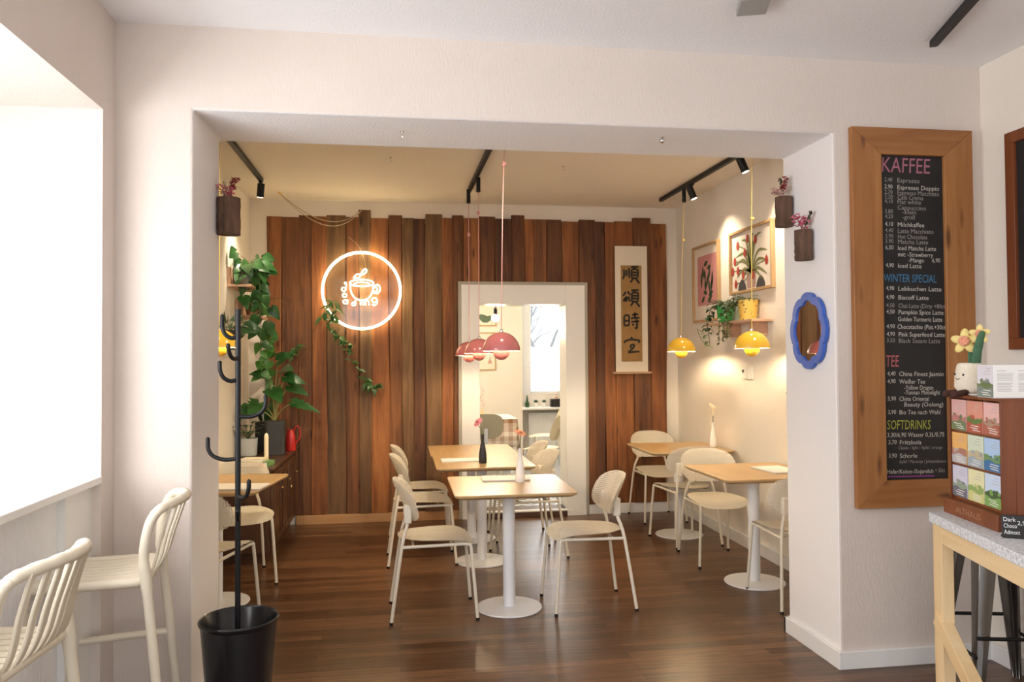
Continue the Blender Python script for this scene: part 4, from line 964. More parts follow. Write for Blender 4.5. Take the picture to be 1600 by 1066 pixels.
# ------------------------------------------------------------------ counter with display
CA = math.atan2(-0.256, 0.967)      # counter long side runs toward the viewer
ct = thing('serving_counter', 'raw pine counter with a grey stone top at the right', 'counter', (2.072, 2.802, 0), CA)
# local x: across the counter to the right, local -y: toward the viewer
MB().box(0, 0.62, -0.95, 0, 0.862, 0.90).build('stone_top', stone, ct, bevel=0.003)
pine_z = wood('raw pine upright', (0.66, 0.45, 0.23), (0.76, 0.56, 0.31), (0.82, 0.64, 0.40), 'z', 0.55, 9, True, 0, 0.1)
for x, y in ((0.008, -0.06), (0.008, -0.75), (0.55, -0.06), (0.55, -0.75)): MB().box(x, x+0.045, y-0.03, y+0.045, 0, 0.862).build('leg', pine_z, ct, bevel=0.002)
for x in (0.008, 0.55):
    MB().box(x, x+0.045, -0.705, -0.09, 0.795, 0.862).build('top_rail', pine, ct, bevel=0.002)
    MB().box(x-0.006, x+0.040, -0.40, 0.40, -0.030, 0.030, Matrix.Translation((0, -0.375, 0.29)) @ Matrix.Rotation(math.atan2(0.41, 0.69), 4, 'X')).build('diagonal_brace', pine, ct, bevel=0.002)
MB().box(0.053, 0.55, -0.055, -0.02, 0.795, 0.862).build('cross_rail', pine, ct, bevel=0.002)

DA = math.atan2(-0.19, 0.982)
ds = thing('tea_display', 'reddish brown wooden tea display with nine picture sachets', 'display', (2.135, 2.80, 0.90), DA)
# local -y toward the viewer along the sachet face, local x to the right (depth of the box)
dl = 0.372
MB().box(0.0, 0.40, -dl, 0.0, 0.0, 0.058).build('base_drawer', display_wood, ds, bevel=0.003)
mb = MB(); X0 = 0.022
mb.box(X0+0.05, 0.40, -dl+0.01, -0.01, 0.058, 0.46)       # body behind the pockets
fw_ = (dl-0.02)
mb.box(X0, X0+0.05, -0.018, -0.01, 0.058, 0.46); mb.box(X0, X0+0.05, -dl+0.01, -dl+0.018, 0.058, 0.46)
rowz = [0.071, 0.200, 0.329, 0.455]
for z in (0.058, 0.191, 0.320): mb.box(X0+0.011, X0+0.05, -dl+0.018, -0.018, z, z+(0.009 if z > 0.06 else 0.013))
mb.box(X0-0.006, 0.40, -dl+0.01, -0.01, 0.455, 0.466)
for k in (1, 2): y = -0.018-(fw_-0.016)*k/3; mb.box(X0+0.012, X0+0.05, y-0.0022, y+0.0022, 0.070, 0.455)
mb.build('display_box', display_wood, ds, bevel=0.0015)
mb = MB(); add_text(mb, 'ALTHAUS', wall_T((-0.0008, -0.095, 0.018), (0, -1, 0), (0, 0, 1)), 0.032, 0.17); mb.build('raised_lettering', M('engraved pale letters', (0.42, 0.22, 0.12), 0.6), ds, smooth=0)
cols = [((.72, .42, .40), (.50, .20, .18), (.16, .22, .10)), ((.70, .30, .22), (.12, .22, .06), (.45, .10, .06)), ((.80, .48, .45), (.40, .28, .20), (.42, .12, .08)),
        ((.82, .46, .15), (.45, .22, .16), (.50, .48, .50)), ((.66, .74, .58), (.55, .48, .32), (.35, .42, .48)), ((.42, .60, .85), (.16, .30, .12), (.05, .17, .38)),
        ((.62, .62, .76), (.30, .38, .28), (.16, .16, .20)), ((.78, .76, .46), (.30, .42, .14), (.62, .62, .25)), ((.58, .70, .88), (.07, .12, .05), (.20, .38, .10))]
where = ['top left', 'top middle', 'top right', 'middle left', 'centre', 'middle right', 'bottom left', 'bottom middle', 'bottom right']
look = ['dusky pink', 'orange red with a green tree', 'pale pink with red ground', 'orange', 'pale green', 'sky blue with deep blue water', 'lavender grey', 'yellow green', 'light blue with dark hill']
def picture_patch(mb, cx, z0, z1, half, x, seed, T=None):
    """small landscape: wavy hills, dark clump, water stripes, as flat printed shapes on a plane x = const"""
    rg = random.Random(seed); h_ = z1-z0; y0, y1 = cx-half, cx+half
    def wave(base, amp, mi, low, off):
        mb.cur = mi; n = 8; vs = []; ph = rg.uniform(0, 6)
        for i in range(n+1):
            y = y0+(y1-y0)*i/n; vs += [(x-off, y, z0+h_*low), (x-off, y, z0+h_*(base+amp*sin(ph+i*0.9)))]
        mb.add(vs, [(2*i, 2*i+1, 2*i+3, 2*i+2) for i in range(n)], T)
    wave(0.46, 0.05, 1, 0.0, 0.0005); wave(0.30, 0.04, 2, 0.0, 0.0009)
    mb.cur = 3; 
    for q in range(3):
        zz = z0+h_*(0.05+0.07*q); yy = y0+(y1-y0)*rg.uniform(0.1, 0.3); mb.add([(x-.0012, yy, zz), (x-.0012, yy+half, zz+h_*.02), (x-.0012, yy+half, zz+h_*.045), (x-.0012, yy, zz+h_*.025)], [(0, 1, 2, 3)], T)
    mb.cur = 1
    cy = cx+half*rg.uniform(-.3, .3); n = 9
    for q in range(7):
        yy, zz, rr = cy+half*rg.uniform(-.6, .6), z0+h_*rg.uniform(.40, .52), half*rg.uniform(.10, .22); mb.cur = 1 if q % 3 else 2
        mb.add([(x-.0013-.0001*q, yy+rr*cos(2*pi*k/n)*rg.uniform(.7, 1.2), zz+rr*.8*sin(2*pi*k/n)*rg.uniform(.7, 1.2)) for k in range(n)], [tuple(range(n))], T)
    mb.cur = 4
    for q in range(3): yy, zz = y0+half*0.3, z0+h_*(0.90-0.09*q); mb.add([(x-.001, yy, zz), (x-.001, yy+half*(.5+.2*q), zz), (x-.001, yy+half*(.5+.2*q), zz+h_*.018), (x-.001, yy, zz+h_*.018)], [(0, 1, 2, 3)], T)
pw = (fw_-0.016)/3
pale = M('sachet pale stripe', (0.80, 0.80, 0.78), 0.5); textg = M('sachet small print', (0.50, 0.46, 0.46), 0.6)
rotd = Matrix.Translation((2.135, 2.80, 0.90)) @ Matrix.Rotation(DA, 4, 'Z')
for i in range(9):
    rI, cI = divmod(i, 3); yc = -0.018-pw*(cI+0.5); z0 = rowz[2-rI]-0.0; z1 = z0+0.116
    s = thing('tea_sachet', look[i]+' picture tea sachet, '+where[i]+' pocket of the display', 'tea', rotd @ Vector((X0+0.006, yc, z0)), DA, 'tea sachets in the display')
    cm_ = [M('sachet sky %d' % i, cols[i][0], 0.5), M('sachet hill %d' % i, cols[i][1], 0.5), M('sachet ground %d' % i, cols[i][2], 0.5), pale, textg]
    MB().box(0.0, 0.012, -pw/2+0.0035, pw/2-0.0035, 0.0, 0.119).build('sachet_packet', cm_[0], s, bevel=0.001)
    mb = MB(); picture_patch(mb, 0, 0.001, 0.118, pw/2-0.0042, -0.0003, 40+i); mb.build('printed_landscape', cm_, s, smooth=0)

# plush flowerpot toy
pl = thing('plush_flowerpot', 'cream plush flowerpot toy with a yellow and orange daffodil on the tea display', 'toy', rotd @ Vector((0.072, -0.085, 0.4685)), DA+R(-84))
plush = M('cream plush', (0.80, 0.71, 0.56), 0.95, (0.85, 0.77, 0.63), 60, bump=0.4, bscale=200, sheen=0.4)
gplush = M('green plush', (0.055, 0.135, 0.075), 0.95, (0.08, 0.18, 0.10), 60, bump=0.3, bscale=200)
yplush = M('yellow plush', (0.80, 0.62, 0.20), 0.95, (0.86, 0.72, 0.32), 60, bump=0.3, bscale=200)
oplush = M('orange plush', (0.74, 0.28, 0.17), 0.95, (0.82, 0.40, 0.27), 90, bump=0.6, bscale=120)
bplush = M('brown plush', (0.065, 0.025, 0.018), 0.95)
pb = MB().lathe([(0, 0), (0.030, 0.0), (0.048, 0.008), (0.058, 0.03), (0.056, 0.07), (0.050, 0.105), (0.046, 0.118), (0.036, 0.122), (0, 0.120)], 28).build('pot_body', plush, pl, smooth=70)
mb = MB(); mb.ball((-0.016, -0.0535, 0.078), 0.0042, seg=10, rings=6); mb.ball((0.026, -0.0485, 0.076), 0.0042, seg=10, rings=6); mb.build('eyes', black_plastic, pl)
MB().tube([(0.005+0.011*cos(R(a)), -0.0575, 0.066+0.008*sin(R(a))) for a in range(200, 341, 20)], 0.0012, 6).build('smile', black_plastic, pl)
for q in (-0.02, 0.028): MB().tube(smooth_path([(q, -0.035, 0.012), (q, -0.06, 0.006), (q*1.1, -0.085, 0.002), (q*1.2, -0.098, 0.004)], 4), [0.010, .011, .011, .0115, .012, .012, .0125, .013, .013, .013, .0125, .011, .006][:13], 10).build('leg', bplush, pl, smooth=60)
MB().tube(smooth_path([(0.0, 0, 0.11), (0.0, 0.0, 0.16), (-0.002, -0.004, 0.20)], 4), 0.0095, 10).build('stem', gplush, pl)
MB().tube(smooth_path([(0.03, 0.01, 0.11), (0.036, 0.012, 0.17), (0.045, 0.014, 0.215)], 4), 0.008, 10).build('stem', gplush, pl)
MB().tube(smooth_path([(0.032, -0.005, 0.112), (0.045, -0.002, 0.17), (0.064, 0.0, 0.225), (0.072, 0.002, 0.243)], 4), [.013, .015, .017, .018, .018, .018, .017, .016, .014, .013, .011, .009, .004], 12, flat=0.45).build('leaf', gplush, pl, smooth=70)
def daffodil(c, s_, nm):
    ax = Vector((0.75, -0.8, 0.12)).normalized(); u, v = frame_from(ax); c = Vector(c)
    f = MB()
    for k in range(5):
        a = 2*pi*k/5+0.3; d = u*cos(a)+v*sin(a)
        Tm = Matrix.Translation(c+d*s_*0.55) @ Matrix(((d.x, ax.x, d.cross(ax).x, 0), (d.y, ax.y, d.cross(ax).y, 0), (d.z, ax.z, d.cross(ax).z, 0), (0, 0, 0, 1)))
        f.ball((0, 0, 0), s_*0.52, s_*0.16, s_*0.33, 12, 8, Tm)
    o = f.build('petals', yplush, pl, smooth=70)
    g = MB(); 
    for k in range(8): a = 2*pi*k/8; g.ball(tuple(c+ax*s_*0.3+(u*cos(a)+v*sin(a))*s_*0.27), s_*0.16, seg=10, rings=6)
    g.ball(tuple(c+ax*s_*0.18), s_*0.28, seg=12, rings=8); g.build('trumpet', oplush, o, smooth=70)
daffodil((-0.006, -0.018, 0.205), 0.048, 'a'); daffodil((0.047, 0.006, 0.232), 0.036, 'b')

# card box
cb = thing('tea_box', 'white tea carton with a landscape print and small text on the tea display', 'box', rotd @ Vector((0.012, -0.238, 0.4665)), DA)
MB().box(0, 0.16, -0.105, 0.0, 0, 0.118).build('carton', M('white carton', (0.84, 0.82, 0.80), 0.5), cb, bevel=0.001)
lm = [M('carton sky', (0.72, 0.70, 0.78), 0.5), M('carton hill', (0.14, 0.20, 0.08), 0.5), M('carton ground', (0.20, 0.25, 0.22), 0.5), pale, textg]
mb = MB(); mb.add([(-.0004, -0.103, 0.002), (-.0004, -0.002, 0.002), (-.0004, -0.002, 0.116), (-.0004, -0.103, 0.116)], [(0, 1, 2, 3)]); picture_patch(mb, -0.052, 0.002, 0.116, 0.05, -0.0006, 77); mb.build('printed_landscape', lm, cb, smooth=0)
mb = MB()
for c_ in (0.012, 0.085):
    for q in range(14):
        if q in (1, 7): continue
        z = 0.096-q*0.0055; L_ = 0.058*(0.55 if q == 0 else random.uniform(0.8, 1.0)); mb.add([(c_, -0.1055, z), (c_+L_, -0.1055, z), (c_+L_, -0.1055, z+0.0022), (c_, -0.1055, z+0.0022)], [(0, 1, 2, 3)])
mb.build('small_print', textg, cb, smooth=0)
o = MB().lathe([(0, 0), (0.055, 0), (0.07, 0.006), (0.068, 0.007), (0.054, 0.0025), (0, 0.0025)], 30).build('small_dish', white_ceramic); o.location = rotd @ Vector((0.05, -0.185, 0.466)); tag(o, 'flat cream dish between the plush toy and the tea carton', 'dish')
o.scale = (0.5, 0.65, 1)

# price signs
def price_sign(loc, rz, label, lines):
    t = thing('price_sign', label, 'sign', loc, rz, 'black price signs on the counter')
    T = Matrix.Rotation(R(-14), 4, 'X')
    MB().box(-0.042, 0.042, 0.0, 0.006, 0.0, 0.078, T).build('sign_panel', chalk_black, t, bevel=0.001)
    MB().box(-0.042, 0.042, 0.0, 0.032, 0.0, 0.006).build('sign_foot', chalk_black, t, bevel=0.001)
    mb = MB()
    for s, x, z, wd in lines: add_text(mb, s, T @ wall_T((x, -0.0006, z), (1, 0, 0), (0, 0, 1)), 0.020, wd)
    if lines: mb.build('chalk_writing', M('chalk bright', (0.80, 0.80, 0.82), 0.8), t, smooth=0)
    return t
SA = math.atan2(-0.80, 0.60)
price_sign((2.055, 2.34, 0.90), R(-32), 'small black price sign before the tea display', [('Dark', -0.036, 0.056, 0.036), ('2,90', 0.004, 0.046, 0.034), ('Choco', -0.036, 0.035, 0.038), ('Admont', -0.036, 0.014, 0.046)])
s2 = price_sign((2.075, 2.19, 0.90), R(-32), 'second black price sign with a mint green edge at the picture edge', [])
MB().box(-0.042, 0.042, -0.0006, 0.0066, 0.066, 0.0785, Matrix.Rotation(R(-14), 4, 'X')).build('mint_edge', M('mint green paint', (0.30, 0.62, 0.52), 0.6), s2, bevel=0.0005)

# metal stool behind the counter
st = thing('metal_stool', 'gunmetal industrial stool with tapered sheet legs behind the pine counter', 'stool', (2.655, 3.15, 0), R(-13))
gun = M('gunmetal', (0.16, 0.155, 0.15), 0.28, (0.22, 0.21, 0.20), 6, metal=1.0)
h0, h1, zt = 0.19, 0.135, 0.66
MB().prism(rrect(-0.155, 0.155, -0.155, 0.155, 0.04), zt-0.03, zt).build('seat', gun, st, bevel=0.004)
for sx in (-1, 1):
    for sy in (-1, 1):
        def sec(cx, cy, w_, z): # L-shaped sheet leg with a rounded corner rib
            return [(cx*1-sx*w_, cy, z), (cx-sx*w_*0.45, cy+sy*0.006, z), (cx, cy, z), (cx+sx*0.006, cy-sy*w_*0.45, z), (cx, cy-sy*w_, z), (cx-sx*0.012, cy-sy*w_, z), (cx-sx*0.014, cy-sy*0.014, z), (cx-sx*w_, cy-sy*0.012, z)]
        a, b2 = sec(sx*h0, sy*h0, 0.030, 0.0), sec(sx*h1, sy*h1, 0.075, zt-0.03); n = 8; vs = []
        for k in range(7): f_ = k/6; vs += [Vector(p).lerp(Vector(q), f_) for p, q in zip(a, b2)]
        fs = [(i*n+j, i*n+(j+1) % n, (i+1)*n+(j+1) % n, (i+1)*n+j) for i in range(6) for j in range(n)]+[tuple(range(n)), tuple(6*n+j for j in range(n))]
        l = MB().add(vs, fs).build('leg', gun, st, smooth=25, bevel=0.002)
hh = 0.205-0.07*0.30/0.63
for zz, hq in ((0.30, 0.17), (0.22, 0.178)):
    if zz == 0.30:
        for sy in (-1, 1): MB().tube([(-hq, sy*hq, zz), (hq, sy*hq, zz)], 0.008, 10).build('foot_bar', black_metal, st)
    else:
        for sx in (-1, 1): MB().tube([(sx*hq, -hq, zz), (sx*hq, hq, zz)], 0.008, 10).build('foot_bar', black_metal, st)

# ------------------------------------------------------------------ bar stools (face +x)
def make_stool(label, group):
    t = thing('bar_stool', label, 'stool', (0, 0, 0), 0, group)
    sp = M('cream moulded plastic', (0.76, 0.69, 0.55), 0.42, (0.78, 0.71, 0.57), 40, bump=0.05, bscale=300)
    zs = 0.74
    fr = MB().tube([(x, y, zs-0.008) for x, y in rrect(-0.19, 0.20, -0.185, 0.185, 0.05, 5)]+[(0.20, 0.135, zs-0.008)], 0.017, 10, caps=False, flat=1.0)
    fr.build('seat_frame', sp, t, smooth=60)
    for k in range(7):
        y = -0.144+0.048*k
        MB().tube(smooth_path([(0.19, y, zs), (0.0, y, zs-0.006), (-0.19, y, zs)], 3), 0.0175, 8, flat=0.4).build('seat_slat', sp, t, smooth=60)
    for sg in (-1, 1):
        MB().tube(smooth_path([(0.235, 0.225*sg, 0), (0.205, 0.196*sg, 0.42), (0.185, 0.182*sg, zs-0.02), (0.14, 0.182*sg, zs-0.005)], 5), [0.016]*5+[0.017]*5+[0.018]*6, 12).build('leg', sp, t, smooth=60)
        MB().tube(smooth_path([(-0.265, 0.225*sg, 0), (-0.225, 0.196*sg, 0.42), (-0.195, 0.185*sg, zs-0.02), (-0.186, 0.185*sg, 0.80), (-0.19, 0.187*sg, 0.87), (-0.208, 0.188*sg, 0.945), (-0.235, 0.178*sg, 0.985)], 5), [0.017]*10+[0.020]*5+[0.0175]*16, 12).build('leg', sp, t, smooth=60)
    rp = smooth_path([(-0.217, -0.186, 0.965), (-0.243, -0.165, 0.988), (-0.288, -0.085, 1.0), (-0.304, 0, 1.003), (-0.288, 0.085, 1.0), (-0.243, 0.165, 0.988), (-0.217, 0.186, 0.965)], 8)
    rr = [0.0165+0.0017*(1 if (i % 5) < 3 else 0) for i in range(len(rp))]
    MB().tube(rp, rr, 12).build('top_rail', sp, t, smooth=60)
    for k in range(8):
        y = -0.142+0.284*k/7; bl = 0.058*(1-(y/0.185)**2)
        pts = smooth_path([(-0.165, y, zs-0.004), (-0.19-bl*0.3, y, zs+0.008), (-0.203-bl*0.65, y, 0.80), (-0.215-bl*0.85, y, 0.88), (-0.244-bl, y, 0.992)], 5)
        n = len(pts); vs, fs = [], []
        for i, p in enumerate(pts):
            d = (pts[min(i+1, n-1)]-pts[max(i-1, 0)]).normalized(); nn = d.cross(Vector((0, 1, 0))).normalized()
            for a_, b_ in ((-.0133, -.005), (.0133, -.005), (.0133, .005), (-.0133, .005)): vs.append(p+Vector((0, a_, 0))+nn*b_)
        fs = [(4*i+j, 4*i+(j+1) % 4, 4*i+4+(j+1) % 4, 4*i+4+j) for i in range(n-1) for j in range(4)]+[(0, 1, 2, 3), tuple(4*(n-1)+j for j in range(4))]
        MB().add(vs, fs).build('back_slat', sp, t, smooth=40, bevel=0.0025)
    MB().tube([(0.21, -0.20, 0.36), (0.21, 0.20, 0.36)], 0.014, 10).build('foot_rest', sp, t)
    MB().tube([(0.208, -0.199, 0.415), (-0.226, -0.197, 0.43)], 0.014, 10).build('side_stretcher', sp, t)
    MB().tube([(0.222, 0.208, 0.22), (-0.243, 0.208, 0.22)], 0.014, 10).build('side_stretcher', sp, t)
    return t
s1 = make_stool('cream slatted bar stool nearer the passage pillar', 'cream bar stools at the window ledge'); s1.location = (-1.115, 3.08, 0); s1.rotation_euler = (0, 0, R(188))
dup(s1, (-1.168, 2.26, 0), R(176), 'cream slatted bar stool in the lower left corner, nearest the viewer', 'cream bar stools at the window ledge')

# ------------------------------------------------------------------ coat stand and bin
t = thing('umbrella_bin', 'glossy black round bin holding the coat stand', 'bin', (-0.65, 3.28, 0))
MB().lathe([(0, 0), (0.108, 0), (0.112, 0.004), (0.148, 0.455), (0.155, 0.462), (0.157, 0.472), (0.152, 0.478), (0.145, 0.47), (0.107, 0.012), (0, 0.012)], 48).build('bin_body', black_plastic, t, smooth=40)
cs = thing('coat_stand', 'black tubular coat stand with curved hooks standing in the bin', 'coat stand', (-0.655, 3.28, 0.013))
MB().tube([(0, 0, 0.01), (0, 0, 1.715)], 0.0112, 16).build('pole', black_metal, cs)
MB().lathe([(0, 0), (0.085, 0), (0.088, 0.006), (0.08, 0.012), (0, 0.014)], 28).build('base_plate', black_metal, cs)
for ang, z, reach, up in ((180, 1.105, 0.115, 0.082), (0, 1.278, 0.107, 0.078), (-55, 0.955, 0.10, 0.070), (205, 1.425, 0.07, 0.072), (190, 1.60, 0.06, 0.085), (-100, 1.515, 0.10, 0.05), (-80, 0.865, 0.10, 0.045), (100, 1.19, 0.10, 0.075)):
    a = R(ang); dx, dy = cos(a), sin(a)
    mb = MB().tube(smooth_path([(0.008*dx, 0.008*dy, z), (reach*0.45*dx, reach*0.45*dy, z-0.003), (reach*0.82*dx, reach*0.82*dy, z+0.012), (reach*dx, reach*dy, z+0.04), (reach*1.02*dx, reach*1.02*dy, z+up)], 6), 0.0085, 12)
    mb.ball((reach*1.02*dx, reach*1.02*dy, z+up), 0.0087, seg=10, rings=6); mb.build('hook', black_metal, cs, smooth=60)

# ------------------------------------------------------------------ cabinet in the left corner and the things on it
cbn = thing('sideboard', 'dark brown wooden sideboard against the left wall', 'cabinet', (BL+0.004, 5.97, 0))
D_, Ln, Ht = 0.42, 1.34, 0.715
MB().box(0.0, D_-0.02, 0.0, Ln, 0.08, Ht-0.03).build('body', cabinet_wood, cbn, bevel=0.003)
MB().box(0.0, D_+0.015, -0.01, Ln, Ht-0.03, Ht).build('top_board', cabinet_wood, cbn, bevel=0.006)
MB().box(0.02, D_-0.05, 0.03, Ln-0.03, 0.0, 0.08).build('plinth', cabinet_wood, cbn)
for k in range(3):
    y0 = 0.03+k*0.435
    d = MB().box(D_-0.02, D_-0.002, y0, y0+0.415, 0.10, Ht-0.05).build('door', cabinet_wood, cbn, bevel=0.004)
    mb = MB(); mb.box(D_-0.002, D_+0.004, y0+0.05, y0+0.365, 0.16, 0.17); mb.box(D_-0.002, D_+0.004, y0+0.05, y0+0.365, Ht-0.12, Ht-0.11); mb.box(D_-0.002, D_+0.004, y0+0.05, y0+0.06, 0.16, Ht-0.11); mb.box(D_-0.002, D_+0.004, y0+0.355, y0+0.365, 0.16, Ht-0.11)
    mb.build('moulding', cabinet_wood, d, bevel=0.002)
    kb = MB().ball((D_+0.012, y0+0.385, 0.50), 0.011, seg=10, rings=8); kb.tube([(D_-0.002, y0+0.385, 0.50), (D_+0.012, y0+0.385, 0.50)], 0.004, 8)
    if k == 1: kb.tube([(D_+0.02, y0+0.385, 0.49), (D_+0.02, y0+0.385, 0.44)], 0.003, 6); kb.ball((D_+0.02, y0+0.385, 0.435), 0.012, 0.003, 0.015, 10, 6)
    kb.build('key_knob', brass, d)
TOPZ = 0.715
# big dark pot with monstera
t = thing('potted_monstera', 'large leaved monstera in a square dark grey pot on the sideboard', 'plant', (-1.06, 6.82, TOPZ))
T = Matrix.Rotation(R(10), 4, 'Z')
dk = M('dark grey planter', (0.022, 0.021, 0.021), 0.5)
MB().prism(rrect(-0.085, 0.085, -0.085, 0.085, 0.03), 0, 0.285, T).build('planter', dk, t, bevel=0.004)
MB().prism(rrect(-0.075, 0.075, -0.075, 0.075, 0.025), 0.285, 0.287, T).build('soil', M('potting soil', (0.03, 0.02, 0.012), 0.95), t)
mb, sb = MB(), MB(); rng = random.Random(21)
for p, d, l, wd in (((-.02, -.02, .55), (.35, -.6, -.25), .20, .17), ((.10, -.04, .66), (.7, -.4, -.15), .19, .12), ((.06, 0, .72), (.3, -.5, .1), .18, .14), ((.16, -.02, .44), (.95, -.3, -.25), .24, .11), ((-.12, -.05, .44), (-.2, -.9, -.35), .21, .20), ((-.20, -.04, .40), (-.5, -.7, -.5), .17, .13), ((.02, .03, .80), (.5, -.4, .3), .16, .13), ((-.06, 0, .68), (-.5, -.5, .1), .16, .12), ((.12, .04, .58), (.8, -.3, -.3), .18, .12)):
    sb.tube(smooth_path([(0, 0, 0.28), (p[0]*.35, p[1]*.35, .28+(p[2]-.28)*.6), p], 6), 0.005, 8)
    nt_ = 0.35 if l > 0.2 else 0.0
    mb.leaf(p, d, (0.2, -0.85, 0.5), l, wd, 0.25, 1.0, 0.15, 12 if nt_ else 8, nt_)
mb.build('monstera_leaves', leaf_green, t, smooth=60); sb.build('stalks', M('pale stalk', (0.22, 0.22, 0.07), 0.5), t)
# grey pot
t = thing('potted_fern', 'small striped leaf plant in a light grey round pot on the sideboard', 'plant', (-1.26, 6.72, TOPZ))
MB().lathe([(0, 0), (0.062, 0), (0.07, 0.01), (0.078, 0.15), (0.073, 0.152), (0.068, 0.13), (0, 0.13)], 32).build('pot', M('light grey cement', (0.40, 0.42, 0.42), 0.7), t)
mb, sb = MB(), MB(); rng = random.Random(4)
for i in range(16):
    a = rng.uniform(0, 2*pi); d = Vector((cos(a)*.7, sin(a)*.7, 1.2)); p = Vector((0, 0, .13))+d.normalized()*rng.uniform(.05, .16); sb.tube([(0, 0, .13), p], 0.0025, 6)
    mb.leaf(p, (cos(a), sin(a), 0.5), (0, 0, 1), 0.13, 0.04, 0.4)
mb.build('fern_leaves', leaf_dark, t, smooth=60); sb.build('stems', stem_mat, t)
t = thing('dark_planter', 'dark planter half hidden behind the light grey pot on the sideboard', 'pot', (-1.18, 7.05, TOPZ))
MB().prism(rrect(-0.075, 0.075, -0.075, 0.075, 0.025), 0, 0.26).build('planter', dk, t, bevel=0.004)
mb = MB()
for i in range(14):
    a = rng.uniform(0, 2*pi); mb.leaf((0.03*cos(a), 0.03*sin(a), .255), (cos(a)*.5, sin(a)*.5, 1), (cos(a), sin(a), 0.2), rng.uniform(.15, .26), 0.045, 0.3)
mb.build('planter_leaves', leaf_dark, t, smooth=60)
# candle, books, watering can
t = thing('candle', 'tall cream candle in a white stand on the sideboard', 'candle', (-1.05, 6.34, TOPZ+0.0))
MB().lathe([(0, 0), (0.045, 0), (0.046, 0.006), (0.02, 0.012), (0.016, 0.03), (0.016, 0.035), (0, 0.035)], 24).build('candle_holder', M('cream ceramic', (0.72, 0.63, 0.46), 0.5), t)
MB().lathe([(0, 0.035), (0.017, 0.035), (0.0165, 0.20), (0.012, 0.215), (0.004, 0.225), (0, 0.225)], 20).build('candle_wax', M('cream wax', (0.80, 0.70, 0.50), 0.5), t, smooth=60)
MB().tube([(0, 0, 0.222), (0.001, 0, 0.236)], 0.0013, 6).build('wick', M('dark wick', (0.05, 0.04, 0.03), 0.9), t)
def book(loc, sx, sy, h_, rz, cov, label):
    t = thing('book', label, 'book', loc, rz, 'books on the sideboard')
    MB().box(-sx/2+0.003, sx/2-0.004, -sy/2+0.003, sy/2-0.003, 0.003, h_-0.003).build('pages', paper, t)
    mb = MB(); mb.box(-sx/2, sx/2, -sy/2, sy/2, 0, 0.003); mb.box(-sx/2, sx/2, -sy/2, sy/2, h_-0.003, h_); mb.box(sx/2-0.004, sx/2, -sy/2, sy/2, 0.003, h_-0.003)
    mb.build('cover', cov, t, bevel=0.001); return t
gbk = M('green book cover', (0.07, 0.20, 0.05), 0.5, (0.20, 0.34, 0.12), 30)
bk = book((-1.08, 6.11, TOPZ), 0.22, 0.15, 0.036, R(-12), gbk, 'green covered paperback lying flat on the sideboard')
MB().box(0.05, 0.085, -0.0755, -0.075, 0.008, 0.028).build('red_badge', M('red badge', (0.55, 0.06, 0.04), 0.5), bk)
book((-1.22, 6.13, TOPZ+0.0), 0.05, 0.13, 0.02, R(5), M('white book cover', (0.75, 0.70, 0.60), 0.6), 'small pale booklet left of the green paperback')
book((-1.10, 6.115, TOPZ+0.036), 0.17, 0.12, 0.022, R(-6), M('cream book cover', (0.74, 0.64, 0.44), 0.6), 'cream booklet lying on top of the green paperback')
t = thing('watering_can', 'red metal watering can behind the dark planter', 'watering can', (-0.965, 7.08, TOPZ))
redm = M('red enamel', (0.50, 0.022, 0.018), 0.3)
MB().lathe([(0, 0), (0.045, 0), (0.048, 0.01), (0.040, 0.14), (0.028, 0.18), (0.026, 0.185), (0, 0.185)], 28).build('can_body', redm, t, smooth=50)
MB().tube(smooth_path([(0.03, 0, 0.17), (0.05, 0, 0.215), (0.078, 0, 0.19), (0.08, 0, 0.12), (0.046, 0, 0.06)], 6), 0.006, 10).build('can_handle', redm, t)
MB().tube(smooth_path([(-0.04, 0, 0.04), (-0.075, 0, 0.10), (-0.10, 0, 0.20)], 5), [0.010]*6+[0.006]*5, 10).build('can_spout', redm, t)

# wall shelves with climbing plants above the sideboard
for (y0, y1, z), lab in (((6.42, 6.95, 2.13), 'upper pale wooden shelf on the left wall under the pothos'), ((6.72, 7.20, 1.90), 'lower pale wooden shelf on the left wall with the spider plant')):
    t = thing('wall_shelf', lab, 'shelf', (BL, y0, z)); L_ = y1-y0
    MB().box(0, 0.19, 0, L_, -0.02, 0).build('shelf_board', sm, t, bevel=0.003)
    MB().box(0, 0.02, 0.02, L_-0.02, 0, 0.14).build('back_board', sm, t, bevel=0.003)
t = thing('potted_pothos', 'large leaved pothos trailing from a grey pot on the upper left shelf', 'plant', (BL+0.115, 6.62, 2.13))
MB().lathe(pot_prof(0.062, 0.082, 0.145), 32).build('pot', M('grey green glaze', (0.27, 0.27, 0.22), 0.5), t)
mb, sb = MB(), MB(); rng = random.Random(31); OUT = (0.25, -1, 0.25)
bush(mb, sb, (0.03, -0.04, 0.14), rng, 34, 0.19, 0.125, 0.10, 0.9, 1.0, 0.45, OUT)
for p, n in (([(0, 0, .14), (.10, -.06, .17), (.12, -.10, -.05), (.12, -.11, -.36)], 11), ([(0, 0, .14), (-.02, -.11, .17), (.0, -.15, -.05), (.0, -.16, -.42)], 9), ([(0, 0, .14), (.10, .05, .17), (.17, .02, -.1), (.16, .02, -.40)], 9), ([(0, 0, .14), (.10, -.06, .15), (.13, -.12, -.1), (.13, -.12, -.55)], 9)):
    trailing(mb, sb, (0, 0, 0), p, rng, 0.125, 0.10, n, 0.9, 0.035, OUT)
mb.clamp(0, -0.09).build('pothos_leaves', leaf_green, t, smooth=60); sb.clamp(0, -0.09).build('pothos_stems', stem_mat, t)
t = thing('spider_plant', 'bright leaved trailing plant on the lower left shelf', 'plant', (BL+0.115, 6.92, 1.90))
